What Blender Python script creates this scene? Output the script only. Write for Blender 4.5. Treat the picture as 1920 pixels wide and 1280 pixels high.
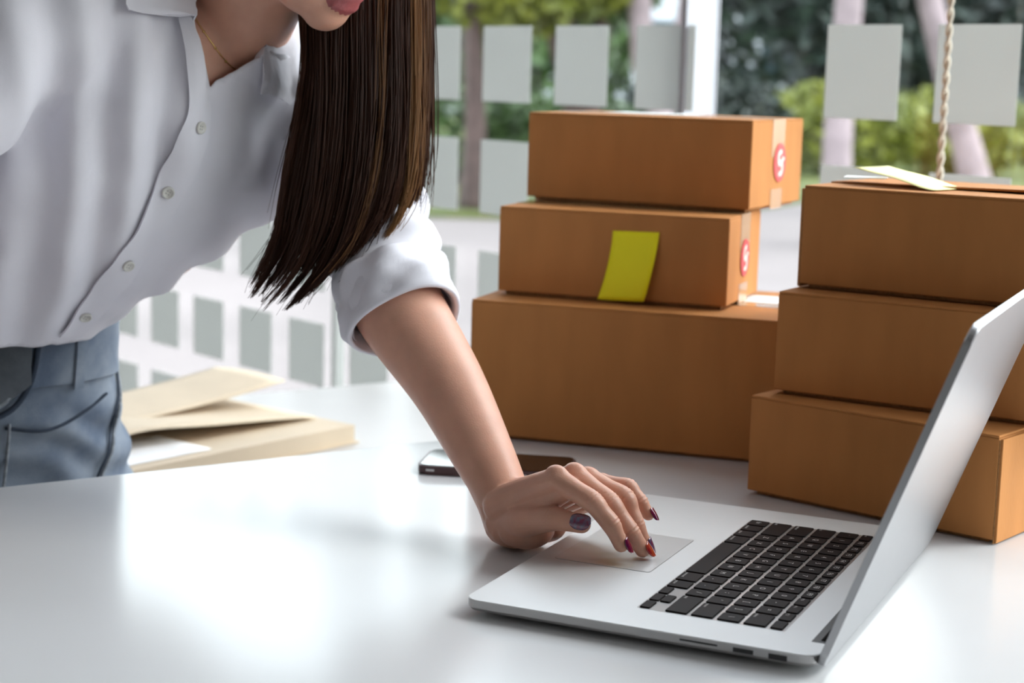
import bpy, bmesh, math, random
from mathutils import Vector, Matrix, noise
from mathutils.bvhtree import BVHTree

for o in list(bpy.data.objects):
    bpy.data.objects.remove(o, do_unlink=True)
scene = bpy.context.scene
COL = scene.collection
V = Vector
rnd = random.Random(7)

# ------------------------------------------------------------------ camera
# World: metres, table top at z = 0, floor at z = -0.75, camera above the table looking along +Y.
FLOOR = -0.75
cam_d = bpy.data.cameras.new('camera')
cam = bpy.data.objects.new('camera', cam_d)
COL.objects.link(cam)
PITCH, ROLL = 0.1559, 0.0274
fwd = V((0, math.cos(PITCH), -math.sin(PITCH)))
r0 = V((1, 0, 0)); u0 = r0.cross(fwd)
right = r0 * math.cos(ROLL) + u0 * math.sin(ROLL)
upv = -r0 * math.sin(ROLL) + u0 * math.cos(ROLL)
M = Matrix((right, upv, -fwd)).transposed().to_4x4()
M.translation = V((0, 0, 0.3849))
cam.matrix_world = M
cam_d.sensor_width = 36.0
cam_d.lens = 60.18
cam_d.clip_start = 0.05
cam_d.clip_end = 300
cam_d.dof.use_dof = True
cam_d.dof.focus_distance = 1.335
cam_d.dof.aperture_fstop = 6.3
scene.camera = cam

# ------------------------------------------------------------------ light
scene.view_settings.view_transform = 'Standard'
scene.view_settings.look = 'None'
scene.view_settings.gamma = 1.0
scene.view_settings.use_curve_mapping = False
scene.view_settings.exposure = 2.0
WN = V((0.757, 0.653, 0)).normalized()      # glass wall: WN . P = WD, outwards
WT = V((0.653, -0.757, 0)).normalized()     # along the glass wall, to the right
WD = 1.759
world = bpy.data.worlds.new('sky'); scene.world = world
world.use_nodes = True
wn = world.node_tree
bg = wn.nodes['Background']
sky = wn.nodes.new('ShaderNodeTexSky')
sky.sky_type = 'NISHITA'
sky.sun_disc = False
sky.sun_elevation = math.radians(62)
sky.sun_rotation = math.radians(80)
sky.air_density = 1.6
sky.dust_density = 1.2
sky.ozone_density = 1.0
hs = wn.nodes.new('ShaderNodeHueSaturation'); hs.inputs['Saturation'].default_value = .30
wn.links.new(sky.outputs[0], hs.inputs['Color']); wn.links.new(hs.outputs[0], bg.inputs[0])
bg.inputs[1].default_value = 0.25
sun_d = bpy.data.lights.new('sun', 'SUN')
sun_d.energy = 0.24
sun_d.angle = math.radians(24)
sun_d.color = (1.0, 0.965, 0.93)
sun = bpy.data.objects.new('sun', sun_d); COL.objects.link(sun)
# a hazy, veiled sun stands to the right beyond the glass wall
sdir = V((-.78, -.16, -.62)).normalized()
sun.rotation_euler = sdir.to_track_quat('-Z', 'Y').to_euler()

def at(n, t, z=0.0):
    """point from room axes: n outwards through the glass, t along the glass wall"""
    p = WN * n + WT * t
    return V((p.x, p.y, z))

# window portal: helps the renderer sample the daylight that enters through the glass wall
pl = bpy.data.lights.new('window_daylight', 'AREA')
pl.shape = 'RECTANGLE'; pl.size = 9.4; pl.size_y = 2.4
pl.cycles.is_portal = True
po = bpy.data.objects.new('window_daylight', pl); COL.objects.link(po)
po.location = at(WD + 0.06, -0.75, FLOOR + 1.25)
po.rotation_euler = (-WN).to_track_quat('-Z', 'Y').to_euler()

# ------------------------------------------------------------------ materials
MATS = {}
def mat(name, col, rough=0.5, metal=0.0, spec=0.5, noise_amt=0.0, noise_scale=20.0, bump=0.0, bump_scale=200.0,
        stretch=None, sss=0.0, sssr=(1, .35, .2), coat=0.0, sheen=0.0, col2=None, trans=0.0, alpha=1.0):
    m = bpy.data.materials.new(name); m.use_nodes = True
    nt = m.node_tree; b = nt.nodes['Principled BSDF']
    b.inputs['Base Color'].default_value = (*col, 1)
    b.inputs['Roughness'].default_value = rough
    b.inputs['Metallic'].default_value = metal
    b.inputs['Specular IOR Level'].default_value = spec
    b.inputs['Coat Weight'].default_value = coat
    b.inputs['Sheen Weight'].default_value = sheen
    b.inputs['Transmission Weight'].default_value = trans
    b.inputs['Alpha'].default_value = alpha
    if sss:
        b.inputs['Subsurface Weight'].default_value = sss
        b.inputs['Subsurface Radius'].default_value = sssr
        b.inputs['Subsurface Scale'].default_value = 0.006
    tc = nt.nodes.new('ShaderNodeTexCoord')
    src = tc.outputs['Object']
    if stretch:
        mp = nt.nodes.new('ShaderNodeMapping'); mp.inputs['Scale'].default_value = stretch
        nt.links.new(src, mp.inputs[0]); src = mp.outputs[0]
    if noise_amt or col2:
        n = nt.nodes.new('ShaderNodeTexNoise'); n.inputs['Scale'].default_value = noise_scale
        n.inputs['Detail'].default_value = 5
        nt.links.new(src, n.inputs['Vector'])
        r = nt.nodes.new('ShaderNodeValToRGB')
        c2 = col2 if col2 else tuple(c * (1 - noise_amt) for c in col)
        r.color_ramp.elements[0].position = 0.35; r.color_ramp.elements[0].color = (*c2, 1)
        r.color_ramp.elements[1].position = 0.65; r.color_ramp.elements[1].color = (*col, 1)
        nt.links.new(n.outputs['Fac'], r.inputs[0])
        nt.links.new(r.outputs[0], b.inputs['Base Color'])
    if bump:
        n2 = nt.nodes.new('ShaderNodeTexNoise'); n2.inputs['Scale'].default_value = bump_scale
        n2.inputs['Detail'].default_value = 4
        nt.links.new(src, n2.inputs['Vector'])
        bp = nt.nodes.new('ShaderNodeBump'); bp.inputs['Strength'].default_value = bump
        bp.inputs['Distance'].default_value = 0.002
        nt.links.new(n2.outputs['Fac'], bp.inputs['Height'])
        nt.links.new(bp.outputs[0], b.inputs['Normal'])
    MATS[name] = m
    return m

mat('wall_paint', (.36, .345, .335), .8, noise_amt=.04, noise_scale=3)
mat('ceiling_paint', (.56, .545, .535), .85, noise_amt=.03)
mat('floor_concrete', (.28, .27, .26), .55, noise_amt=.2, noise_scale=4)
mat("table_white", (.65, .65, .66), .20, spec=.42, noise_amt=.02, noise_scale=6)
mat('bench_white', (.50, .48, .475), .35, noise_amt=.03)
mat('table_leg_metal', (.75, .75, .76), .35, metal=.8, noise_amt=.05)
mat('window_frame_white', (.50, .52, .58), .45, noise_amt=.04)
mat('film', (.60, .61, .595), .75, noise_amt=.03, noise_scale=5)
mat('cardboard', (.50, .215, .068), .78, spec=.2, noise_amt=.10, noise_scale=35, bump=.12, bump_scale=500, stretch=(1, 1, .25))
mat('cardboard_edge', (.40, .20, .08), .85, spec=.1, noise_amt=.3, noise_scale=300)
mat('tape', (.50, .27, .12), .18, spec=.6, coat=.4, noise_amt=.06, noise_scale=60)
mat('label_paper', (.82, .82, .80), .45, noise_amt=.03)
mat('sticker_red', (.62, .035, .045), .45, noise_amt=.06)
mat('sticker_white', (.85, .72, .66), .5, noise_amt=.03)
mat('note_yellow', (.92, .84, .004), .7, noise_amt=.03)
mat('note_pale', (.92, .88, .40), .7, noise_amt=.03)
mat('aluminium', (.66, .66, .66), .46, metal=.35, spec=.5, noise_amt=.02, bump=.03, bump_scale=2500)
mat('aluminium_pad', (.63, .635, .635), .34, metal=.5, noise_amt=.02)
mat('alu_edge', (.42, .41, .405), .30, metal=.7, noise_amt=.02)
mat('lid_alu', (.40, .40, .41), .34, metal=.92, noise_amt=.02, bump=.02, bump_scale=2500)
mat('dark_plastic', (.012, .011, .012), .45, noise_amt=.2)
mat('key_black', (.012, .0075, .007), .5, spec=.09, noise_amt=.25, noise_scale=40)
mat('legend', (.60, .57, .55), .6, noise_amt=.05)
mat('screen_glass', (.006, .006, .008), .05, spec=.6, noise_amt=.1)
mat('phone_side', (.085, .045, .045), .3, metal=.4, noise_amt=.1)
mat('paper_beige', (.66, .54, .40), .7, noise_amt=.08, noise_scale=14)
mat('paper_white', (.86, .87, .90), .7, noise_amt=.02)
mat('cord_cream', (.72, .66, .55), .7, noise_amt=.1, noise_scale=200)
mat('pavement', (.208, .180, .176), .85, noise_amt=.22, noise_scale=.6)
mat('pavement_shade', (.16, .15, .155), .85, noise_amt=.25, noise_scale=.8)
mat('grass', (.05, .085, .012), .8, col2=(.10, .11, .018), noise_scale=3)
mat('bark_pale', (.36, .29, .305), .85, noise_amt=.35, noise_scale=6, bump=.5, bump_scale=30)
mat('bark_dark', (.10, .065, .06), .9, noise_amt=.4, noise_scale=8, bump=.5, bump_scale=30)
mat('leaf_green', (.055, .115, .018), .5, col2=(.025, .06, .012), noise_scale=2.0)
mat('leaf_dark', (.016, .034, .024), .5, col2=(.008, .016, .014), noise_scale=2.0)
mat('leaf_yellow', (.20, .215, .02), .5, col2=(.10, .13, .014), noise_scale=2.0)
mat('building_pale', (.60, .63, .70), .8, noise_amt=.1, noise_scale=1)
mat('building_glass', (.03, .05, .06), .15, noise_amt=.3)
mat('skin', (.68, .365, .262), .42, spec=.42, sss=.22, noise_amt=.09, noise_scale=45, bump=.10, bump_scale=700)
mat('lip', (.42, .115, .12), .35, sss=.2, noise_amt=.15, noise_scale=300, bump=.15, bump_scale=900)
mat('shirt', (.74, .725, .79), .8, spec=.2, sheen=.15, noise_amt=.025, noise_scale=30, bump=.10, bump_scale=1400)
mat('button', (.66, .64, .60), .28, coat=.4, noise_amt=.06, noise_scale=90)
mat('thread', (.35, .34, .33), .8, noise_amt=.1)
mat('denim', (.12, .155, .22), .85, spec=.12, sheen=.15, col2=(.25, .29, .35), noise_scale=22, bump=.35, bump_scale=900)
mat('denim_dark', (.055, .07, .10), .9, spec=.1, noise_amt=.3, noise_scale=30, bump=.3, bump_scale=900)
mat('denim_gray', (.13, .145, .165), .9, spec=.15, noise_amt=.3, noise_scale=40, bump=.35, bump_scale=900)
mat('denim_seam', (.30, .33, .37), .9, noise_amt=.4, noise_scale=200, bump=.4, bump_scale=900)
mat('nail_red', (.22, .008, .03), .10, spec=.7, coat=1.0, col2=(.10, .006, .05), noise_scale=150)
mat('nail_purple', (.17, .01, .05), .10, spec=.7, coat=1.0, col2=(.10, .09, .17), noise_scale=330)
mat('nail_orange', (.34, .012, .02), .10, spec=.7, coat=1.0, col2=(.50, .10, .02), noise_scale=120)
mat('gold', (.80, .58, .22), .22, metal=1.0, noise_amt=.05)
mat('eye_white', (.8, .78, .76), .2, noise_amt=.03)
mat('eye_dark', (.03, .015, .01), .1, noise_amt=.2)
mat('shoe_white', (.75, .74, .72), .6, noise_amt=.05)

def hair_mat():
    m = bpy.data.materials.new('hair'); m.use_nodes = True
    nt = m.node_tree; b = nt.nodes['Principled BSDF']
    at_ = nt.nodes.new('ShaderNodeAttribute'); at_.attribute_name = 'tint'
    r = nt.nodes.new('ShaderNodeValToRGB')
    r.color_ramp.elements[0].color = (.014, .005, .0035, 1)
    r.color_ramp.elements[1].color = (.33, .17, .07, 1)
    e = r.color_ramp.elements.new(.5); e.color = (.075, .027, .014, 1)
    nt.links.new(at_.outputs['Fac'], r.inputs[0])
    nt.links.new(r.outputs[0], b.inputs['Base Color'])
    b.inputs['Roughness'].default_value = .45
    b.inputs['Specular IOR Level'].default_value = .22
    MATS['hair'] = m
hair_mat()

def glass_mat():
    m = bpy.data.materials.new('window_glass'); m.use_nodes = True
    nt = m.node_tree; nt.nodes.remove(nt.nodes['Principled BSDF'])
    out = nt.nodes['Material Output']
    tr = nt.nodes.new('ShaderNodeBsdfTransparent'); tr.inputs[0].default_value = (.95, .97, .96, 1)
    gl = nt.nodes.new('ShaderNodeBsdfGlossy'); gl.inputs['Roughness'].default_value = .02
    mx = nt.nodes.new('ShaderNodeMixShader'); mx.inputs[0].default_value = .045
    nt.links.new(tr.outputs[0], mx.inputs[1]); nt.links.new(gl.outputs[0], mx.inputs[2])
    nt.links.new(mx.outputs[0], out.inputs[0])
    MATS['window_glass'] = m
glass_mat()

def film_mat():
    """frosted film: part of the daylight behind it shines through"""
    m = MATS['film']; nt = m.node_tree; b = nt.nodes['Principled BSDF']; out = nt.nodes['Material Output']
    tl = nt.nodes.new('ShaderNodeBsdfTranslucent'); tl.inputs[0].default_value = (.60, .61, .60, 1)
    mx = nt.nodes.new('ShaderNodeMixShader'); mx.inputs[0].default_value = .55
    nt.links.new(b.outputs[0], mx.inputs[1]); nt.links.new(tl.outputs[0], mx.inputs[2])
    nt.links.new(mx.outputs[0], out.inputs[0])
film_mat()

# ------------------------------------------------------------------ mesh helpers
def link(name, me, m=None, parent=None, smooth=False):
    o = bpy.data.objects.new(name, me); COL.objects.link(o)
    if m: me.materials.append(MATS[m])
    if parent: o.parent = parent
    if smooth:
        me.polygons.foreach_set('use_smooth', [True] * len(me.polygons))
    return o

def mk(name, verts, faces, m=None, parent=None, smooth=False):
    me = bpy.data.meshes.new(name); me.from_pydata([tuple(v) for v in verts], [], faces); me.update()
    return link(name, me, m, parent, smooth)

def bm_obj(name, bm, m=None, parent=None, smooth=False):
    me = bpy.data.meshes.new(name); bmesh.ops.recalc_face_normals(bm, faces=bm.faces); bm.to_mesh(me); bm.free()
    return link(name, me, m, parent, smooth)

def tag(o, label=None, cat=None, group=None, kind=None):
    if label: o['label'] = label
    if cat: o['category'] = cat
    if group: o['group'] = group
    if kind: o['kind'] = kind
    return o

def empty(name, loc=(0, 0, 0), rz=0.0, parent=None):
    o = bpy.data.objects.new(name, None); COL.objects.link(o)
    o.location = loc; o.rotation_euler = (0, 0, rz); o.empty_display_size = .05
    if parent: o.parent = parent
    return o

def box_bm(x0, x1, y0, y1, z0, z1, bevel=0.0, seg=2):
    bm = bmesh.new()
    bmesh.ops.create_cube(bm, size=1)
    for v in bm.verts:
        v.co = V((x0 + (v.co.x + .5) * (x1 - x0), y0 + (v.co.y + .5) * (y1 - y0), z0 + (v.co.z + .5) * (z1 - z0)))
    if bevel:
        bmesh.ops.bevel(bm, geom=bm.edges[:], offset=bevel, segments=seg, profile=.5, affect='EDGES')
    return bm

def box(name, x0, x1, y0, y1, z0, z1, m, parent=None, bevel=0.0, seg=2):
    return bm_obj(name, box_bm(x0, x1, y0, y1, z0, z1, bevel, seg), m, parent)

def prism(name, pts, z0, z1, m, parent=None, bevel=0.0):
    """extruded polygon"""
    bm = bmesh.new()
    a = [bm.verts.new((p[0], p[1], z0)) for p in pts]; b = [bm.verts.new((p[0], p[1], z1)) for p in pts]
    n = len(pts)
    bm.faces.new(a[::-1]); bm.faces.new(b)
    for i in range(n):
        bm.faces.new((a[i], a[(i + 1) % n], b[(i + 1) % n], b[i]))
    if bevel:
        es = [e for e in bm.edges if abs(e.verts[0].co.z - e.verts[1].co.z) < 1e-6]
        bmesh.ops.bevel(bm, geom=es, offset=bevel, segments=2, profile=.5, affect='EDGES')
    return bm_obj(name, bm, m, parent)

def rrect(x0, x1, y0, y1, r, n=6):
    P = []
    for cx, cy, a0 in ((x1 - r, y1 - r, 0), (x0 + r, y1 - r, 90), (x0 + r, y0 + r, 180), (x1 - r, y0 + r, 270)):
        for i in range(n + 1):
            a = math.radians(a0 + 90 * i / n); P.append((cx + r * math.cos(a), cy + r * math.sin(a)))
    return P

def cr(pts, k, n):
    """Catmull-Rom resample of vectors / floats to k*n points"""
    out = []
    N = len(pts)
    for i in range(N - 1):
        p0 = pts[max(i - 1, 0)]; p1 = pts[i]; p2 = pts[i + 1]; p3 = pts[min(i + 2, N - 1)]
        for j in range(n):
            t = j / n
            out.append(0.5 * ((2 * p1) + (p2 - p0) * t + (2 * p0 - 5 * p1 + 4 * p2 - p3) * t * t + (3 * p1 - p0 - 3 * p2 + p3) * t ** 3))
    out.append(pts[-1] * 1.0)
    return out

def tube_vf(path, radii, sides=12, flat=None, caps=True, closed=False):
    """tube round a path; flat = (direction, factor) squashes the section along a direction"""
    P = [V(p) for p in path]; N = len(P)
    vs = []; fs = []
    prev = None
    for i in range(N):
        if closed: t = (P[(i + 1) % N] - P[i - 1])
        else: t = P[min(i + 1, N - 1)] - P[max(i - 1, 0)]
        t.normalize()
        if prev is None:
            a = V((0, 0, 1)) if abs(t.z) < .9 else V((1, 0, 0))
            x = (a - t * a.dot(t)).normalized()
        else:
            x = (prev - t * prev.dot(t)).normalized()
        prev = x
        y = t.cross(x)
        r = radii[i] if isinstance(radii, (list, tuple)) else radii
        for k in range(sides):
            a = 2 * math.pi * k / sides
            d = x * math.cos(a) + y * math.sin(a)
            d = d * r
            if flat:
                fd = V(flat[0]); fd = (fd - t * fd.dot(t)).normalized()
                d = d + fd * (d.dot(fd) * (flat[1] - 1))
            vs.append(P[i] + d)
    M_ = N if closed else N - 1
    for i in range(M_):
        for k in range(sides):
            a = i * sides + k; b = i * sides + (k + 1) % sides
            c = ((i + 1) % N) * sides + (k + 1) % sides; d = ((i + 1) % N) * sides + k
            fs.append((a, b, c, d))
    if caps and not closed:
        fs.append(tuple(range(sides))[::-1]); fs.append(tuple((N - 1) * sides + k for k in range(sides)))
    return vs, fs

def round_tube(pts, radii, sides=14, n=6, flat=None):
    """smooth limb with hemispherical ends"""
    P = cr([V(p) for p in pts], 0, n); R = cr([float(r) for r in radii], 0, n)
    d0 = (P[0] - P[1]).normalized(); d1 = (P[-1] - P[-2]).normalized()
    pre = []; prer = []; post = []; postr = []
    for a in (80, 60, 40, 20):
        s = math.sin(math.radians(a)); c = math.cos(math.radians(a))
        pre.append(P[0] + d0 * R[0] * s); prer.append(max(R[0] * c, 1e-5))
    for a in (20, 40, 60, 80):
        s = math.sin(math.radians(a)); c = math.cos(math.radians(a))
        post.append(P[-1] + d1 * R[-1] * s); postr.append(max(R[-1] * c, 1e-5))
    return tube_vf(pre + P + post, prer + R + postr, sides, flat)

def ellipsoid_vf(c, ax, sx, sy, sz, nu=20, nv=12):
    """ax = 3 unit axes"""
    c = V(c); vs = []; fs = []
    vs.append(c + ax[2] * sz)
    for j in range(1, nv):
        th = math.pi * j / nv
        for i in range(nu):
            ph = 2 * math.pi * i / nu
            vs.append(c + ax[0] * (sx * math.sin(th) * math.cos(ph)) + ax[1] * (sy * math.sin(th) * math.sin(ph)) + ax[2] * (sz * math.cos(th)))
    vs.append(c - ax[2] * sz)
    for i in range(nu): fs.append((0, 1 + i, 1 + (i + 1) % nu))
    for j in range(nv - 2):
        for i in range(nu):
            a = 1 + j * nu + i; b = 1 + j * nu + (i + 1) % nu
            fs.append((a, a + nu, b + nu, b))
    L = len(vs) - 1
    for i in range(nu): fs.append((L, 1 + (nv - 2) * nu + (i + 1) % nu, 1 + (nv - 2) * nu + i))
    return vs, fs

def join_vf(parts):
    vs = []; fs = []
    for v, f in parts:
        o = len(vs); vs += list(v); fs += [tuple(i + o for i in q) for q in f]
    return vs, fs

def remesh(parts, voxel, smooth=4, factor=.5):
    """union of closed shapes by voxel remesh, smoothed; returns a mesh"""
    vs, fs = join_vf(parts)
    me = bpy.data.meshes.new('tmp'); me.from_pydata([tuple(v) for v in vs], [], fs); me.update()
    bm = bmesh.new(); bm.from_mesh(me); bmesh.ops.recalc_face_normals(bm, faces=bm.faces); bm.to_mesh(me); bm.free()
    o = bpy.data.objects.new('tmp', me); COL.objects.link(o)
    md = o.modifiers.new('r', 'REMESH'); md.mode = 'VOXEL'; md.voxel_size = voxel
    ms = o.modifiers.new('s', 'SMOOTH'); ms.iterations = smooth; ms.factor = factor
    dg = bpy.context.evaluated_depsgraph_get(); dg.update()
    out = bpy.data.meshes.new_from_object(o.evaluated_get(dg))
    bpy.data.objects.remove(o, do_unlink=True); bpy.data.meshes.remove(me)
    return out
# ------------------------------------------------------------------ the room
N0, N1, T0, T1, CEIL = -4.2, WD, -5.6, 4.2, 1.85
def slab(name, n0, n1, t0, t1, z0, z1, m, label, parent=None, kind='structure'):
    o = prism(name, [at(n0, t0)[:2], at(n1, t0)[:2], at(n1, t1)[:2], at(n0, t1)[:2]], z0, z1, m, parent)
    if not parent: tag(o, label, None, None, kind)
    return o
slab('floor', N0, N1 + .12, T0, T1, FLOOR - .1, FLOOR, 'floor_concrete', 'grey concrete floor of the room')
slab('ceiling', N0, N1 + .25, T0, T1, CEIL, CEIL + .2, 'ceiling_paint', 'white ceiling above the room')
slab('wall_back', N0 - .15, N0, T0, T1, FLOOR, CEIL, 'wall_paint', 'plain white wall behind the camera')
slab('wall_left', N0, N1, T0 - .15, T0, FLOOR, CEIL, 'wall_paint', 'plain white side wall far to the left')
slab('wall_right', N0, N1, T1, T1 + .15, FLOOR, CEIL, 'wall_paint', 'plain white side wall to the right')

# glass wall: window_1 with panes, mullions and frosted film squares
win = empty('window_1', at(WD, -1.0, FLOOR)); tag(win, 'floor to ceiling glass wall with rows of frosted film squares', None, None, 'structure')
def wpart(name, n0, n1, t0, t1, z0, z1, m):
    o = prism(name, [at(n0, t0)[:2], at(n1, t0)[:2], at(n1, t1)[:2], at(n0, t1)[:2]], z0, z1, m)
    o.parent = win; o.matrix_parent_inverse = Matrix.Translation(-win.location)
    return o
joints = [T0, -4.1, -2.529, -1.685, -.35, 1.15, 2.65, T1]
for a, b in zip(joints[:-1], joints[1:]):
    wpart('glass_pane', WD, WD + .010, a + .004, b - .004, FLOOR + .03, CEIL - .12, 'window_glass')
wpart('mullion', WD - .006, WD + .062, -1.690, -1.680, FLOOR, CEIL, 'window_frame_white')
wpart('mullion', WD - .03, WD + .04, 1.13, 1.17, FLOOR, CEIL, 'window_frame_white')
wpart('glass_joint', WD - .004, WD + .014, -2.536, -2.522, FLOOR, CEIL - .1, 'film')
wpart('head_rail', WD - .03, WD + .05, T0, T1, CEIL - .12, CEIL, 'window_frame_white')
wpart('bottom_rail', WD - .03, WD + .05, T0, T1, FLOOR, FLOOR + .03, 'window_frame_white')
sq = None
cols = [-1.2065, -1.376, -1.724, -1.898, -2.069, -2.243, -2.425] + [-2.622 - .1755 * k for k in range(7)]
for ci, t in enumerate(cols):
    for ri in range(-1, 5):
        zt = .456 - .1785 * ri
        if ri == -1 and ci > 6: continue
        if sq is None:
            e = WT * .0575; c2 = -WN * .0012
            vs = []
            for dn in (V(), c2):
                for (x, z) in ((-1, -.059), (1, -.059), (1, .059), (-1, .059)):
                    p = e * x + dn; vs.append((p.x, p.y, z))
            sq = mk('frosted_square', vs, [(0, 1, 2, 3), (7, 6, 5, 4), (0, 4, 5, 1), (1, 5, 6, 2), (2, 6, 7, 3), (3, 7, 4, 0)], 'film')
            o = sq
        else:
            o = sq.copy(); COL.objects.link(o)
        o.parent = win
        o.location = at(WD - .0004, t, zt - .059) - win.location

# ------------------------------------------------------------------ the yard outside
g = prism('yard_pavement', [at(WD + .13, -40)[:2], at(60, -40)[:2], at(60, 30)[:2], at(WD + .13, 30)[:2]], FLOOR - .2, FLOOR - .06, 'pavement')
tag(g, 'pale sunlit pavement outside the glass wall', None, None, 'structure')
lawn = prism('lawn', [(-14, 14.2), (1.2, 14.0), (4.0, 19.0), (16, 18.0), (40, 60), (-40, 60)], FLOOR - .06, FLOOR - .02, 'grass')
tag(lawn, 'strip of green lawn beyond the pavement', 'lawn', None, 'stuff')
rd = prism('shaded_pavement', [(1.6, 7.0), (16, 7.0), (14.0, 16.5), (3.4, 17.6)], FLOOR - .06, FLOOR - .045, 'pavement_shade')  # shade on the right-hand pavement, put into a darker ground colour
tag(rd, 'pavement patch between the glass wall and the lawn, coloured darker for shade', 'path', None, 'structure')

def leaf_cloud(rg, c, rad, n, size):
    vs = []; fs = []
    for _ in range(n):
        while True:
            d = V((rg.uniform(-1, 1), rg.uniform(-1, 1), rg.uniform(-1, 1)))
            if d.length < 1: break
        d = d.normalized() * (d.length ** .45)
        p = V((c[0] + d.x * rad[0], c[1] + d.y * rad[1], c[2] + d.z * rad[2]))
        a = V((rg.gauss(0, 1), rg.gauss(0, 1), rg.gauss(0, 1))).normalized()
        b = a.cross(V((rg.gauss(0, 1), rg.gauss(0, 1), rg.gauss(0, 1)))).normalized()
        s = size * rg.uniform(.6, 1.4)
        i = len(vs)
        vs += [p - a * s, p + b * s * .45, p + a * s, p - b * s * .45]
        fs.append((i, i + 1, i + 2, i + 3))
    return vs, fs

def tree(label, base, path, radii, crowns, bark, leaf, seed, size=.16, n=1400, branches=()):
    rg = random.Random(seed)
    t = empty('tree', base); tag(t, label, 'tree', 'trees outside the window')
    P = [V(p) for p in path]
    v, f = tube_vf(cr(P, 0, 5), cr([float(r) for r in radii], 0, 5), 12)
    mk('trunk', v, f, bark, t, True)
    for bp, br in branches:
        v, f = tube_vf(cr([V(p) for p in bp], 0, 4), cr([float(r) for r in br], 0, 4), 9)
        mk('branch', v, f, bark, t, True)
    for c, r in crowns:
        v, f = leaf_cloud(rg, c, r, n, size)
        mk('foliage', v, f, leaf, t)
    return t

def shrub(label, base, rad, leaf, seed, n=1500, size=.09):
    rg = random.Random(seed)
    t = empty('shrub', base); tag(t, label, 'shrub', 'shrubs on the lawn')
    v, f = leaf_cloud(rg, (0, 0, rad[2] * 1.02), rad, n, size)
    mk('foliage', v, f, leaf, t)
    for k in range(4):
        a = k * 1.7
        v, f = tube_vf([(0, 0, 0), (.2 * rad[0] * math.cos(a), .2 * rad[1] * math.sin(a), rad[2] * .5), (.5 * rad[0] * math.cos(a), .5 * rad[1] * math.sin(a), rad[2] * 1.1)], [.03, .02, .01], 6)
        mk('stem', v, f, 'bark_dark', t)
    return t
GZ = FLOOR - .02
tree('brown straight tree trunk between the left film squares with light green leaves', (-.38, 14.6, GZ),
     [(0, 0, 0), (.02, 0, .7), (-.02, 0, 1.6), (.03, 0, 3.0)], [.12, .09, .085, .07],
     [((.3, .2, 2.05), (.75, .7, .62)), ((-.3, .5, 2.6), (.8, .8, .6)), ((.9, .3, 1.95), (.5, .5, .3))], 'bark_dark', 'leaf_yellow', 3, .10, 1100)
tree('dark forked tree with thick trunk behind the middle film squares', (.62, 16.0, GZ),
     [(0, 0, 0), (-.04, 0, .9), (-.30, 0, 1.7), (-.62, 0, 2.6)], [.2, .17, .15, .12],
     [((.1, .3, 2.0), (.6, .7, .35)), ((-.5, .4, 2.7), (1.0, .9, .6))], 'bark_dark', 'leaf_green', 5, .11, 1300,
     [(((-.02, 0, .8), (.12, .05, 1.5), (.10, .1, 2.6)), (.10, .08, .06))])
tree('pale pink barked tree leaning left above the cartons', (1.28, 14.8, GZ),
     [(0, 0, 0), (-.04, 0, .75), (-.22, 0, 1.25), (-.30, 0, 2.2), (-.32, 0, 3.2)], [.13, .11, .10, .10, .09],
     [((-.2, .6, 3.2), (1.0, .9, .5))], 'bark_pale', 'leaf_dark', 7, .12, 900,
     [(((-.12, 0, 1.05), (.10, .05, 1.5), (.16, .1, 2.6)), (.09, .08, .07))])
tree('straight pale tree trunk between the two right film squares and the cartons', (2.36, 12.6, GZ),
     [(0, 0, 0), (-.02, 0, .9), (.01, 0, 1.8), (.03, 0, 3.2)], [.12, .105, .10, .095],
     [((.1, .4, 3.2), (1.1, 1.0, .5))], 'bark_pale', 'leaf_dark', 9, .12, 900)
tree('slanted pale tree leaning left between the two right film squares', (4.25, 15.6, GZ),
     [(0, 0, 0), (-.15, 0, .5), (-.42, 0, 1.3), (-.68, 0, 2.2), (-.9, 0, 3.2)], [.17, .14, .12, .11, .10],
     [((-.8, .4, 3.2), (1.0, 1.0, .5))], 'bark_pale', 'leaf_dark', 11, .12, 900)
for i, (x, y, w, d, h, lf, lab) in enumerate([
        (-2.6, 17.5, 1.3, .8, .55, 'leaf_green', 'low green bush farthest left beyond the pavement'),
        (-.9, 18.2, 1.2, .8, .50, 'leaf_green', 'low green bush left of the brown tree trunk'),
        (.55, 18.0, .9, .7, .48, 'leaf_green', 'low green bush just left of the carton stack'),
        (2.0, 19.0, 1.0, .8, .60, 'leaf_dark', 'dark low bush behind the topmost left carton'),
        (4.05, 21.5, 1.1, .8, .58, 'leaf_yellow', 'yellow green bush under the left of the two right squares'),
        (5.55, 22.0, 1.1, .8, .56, 'leaf_yellow', 'yellow green bush under the rightmost film square')]):
    shrub(lab, (x, y, GZ), (w, d, h), lf, 20 + i)
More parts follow.
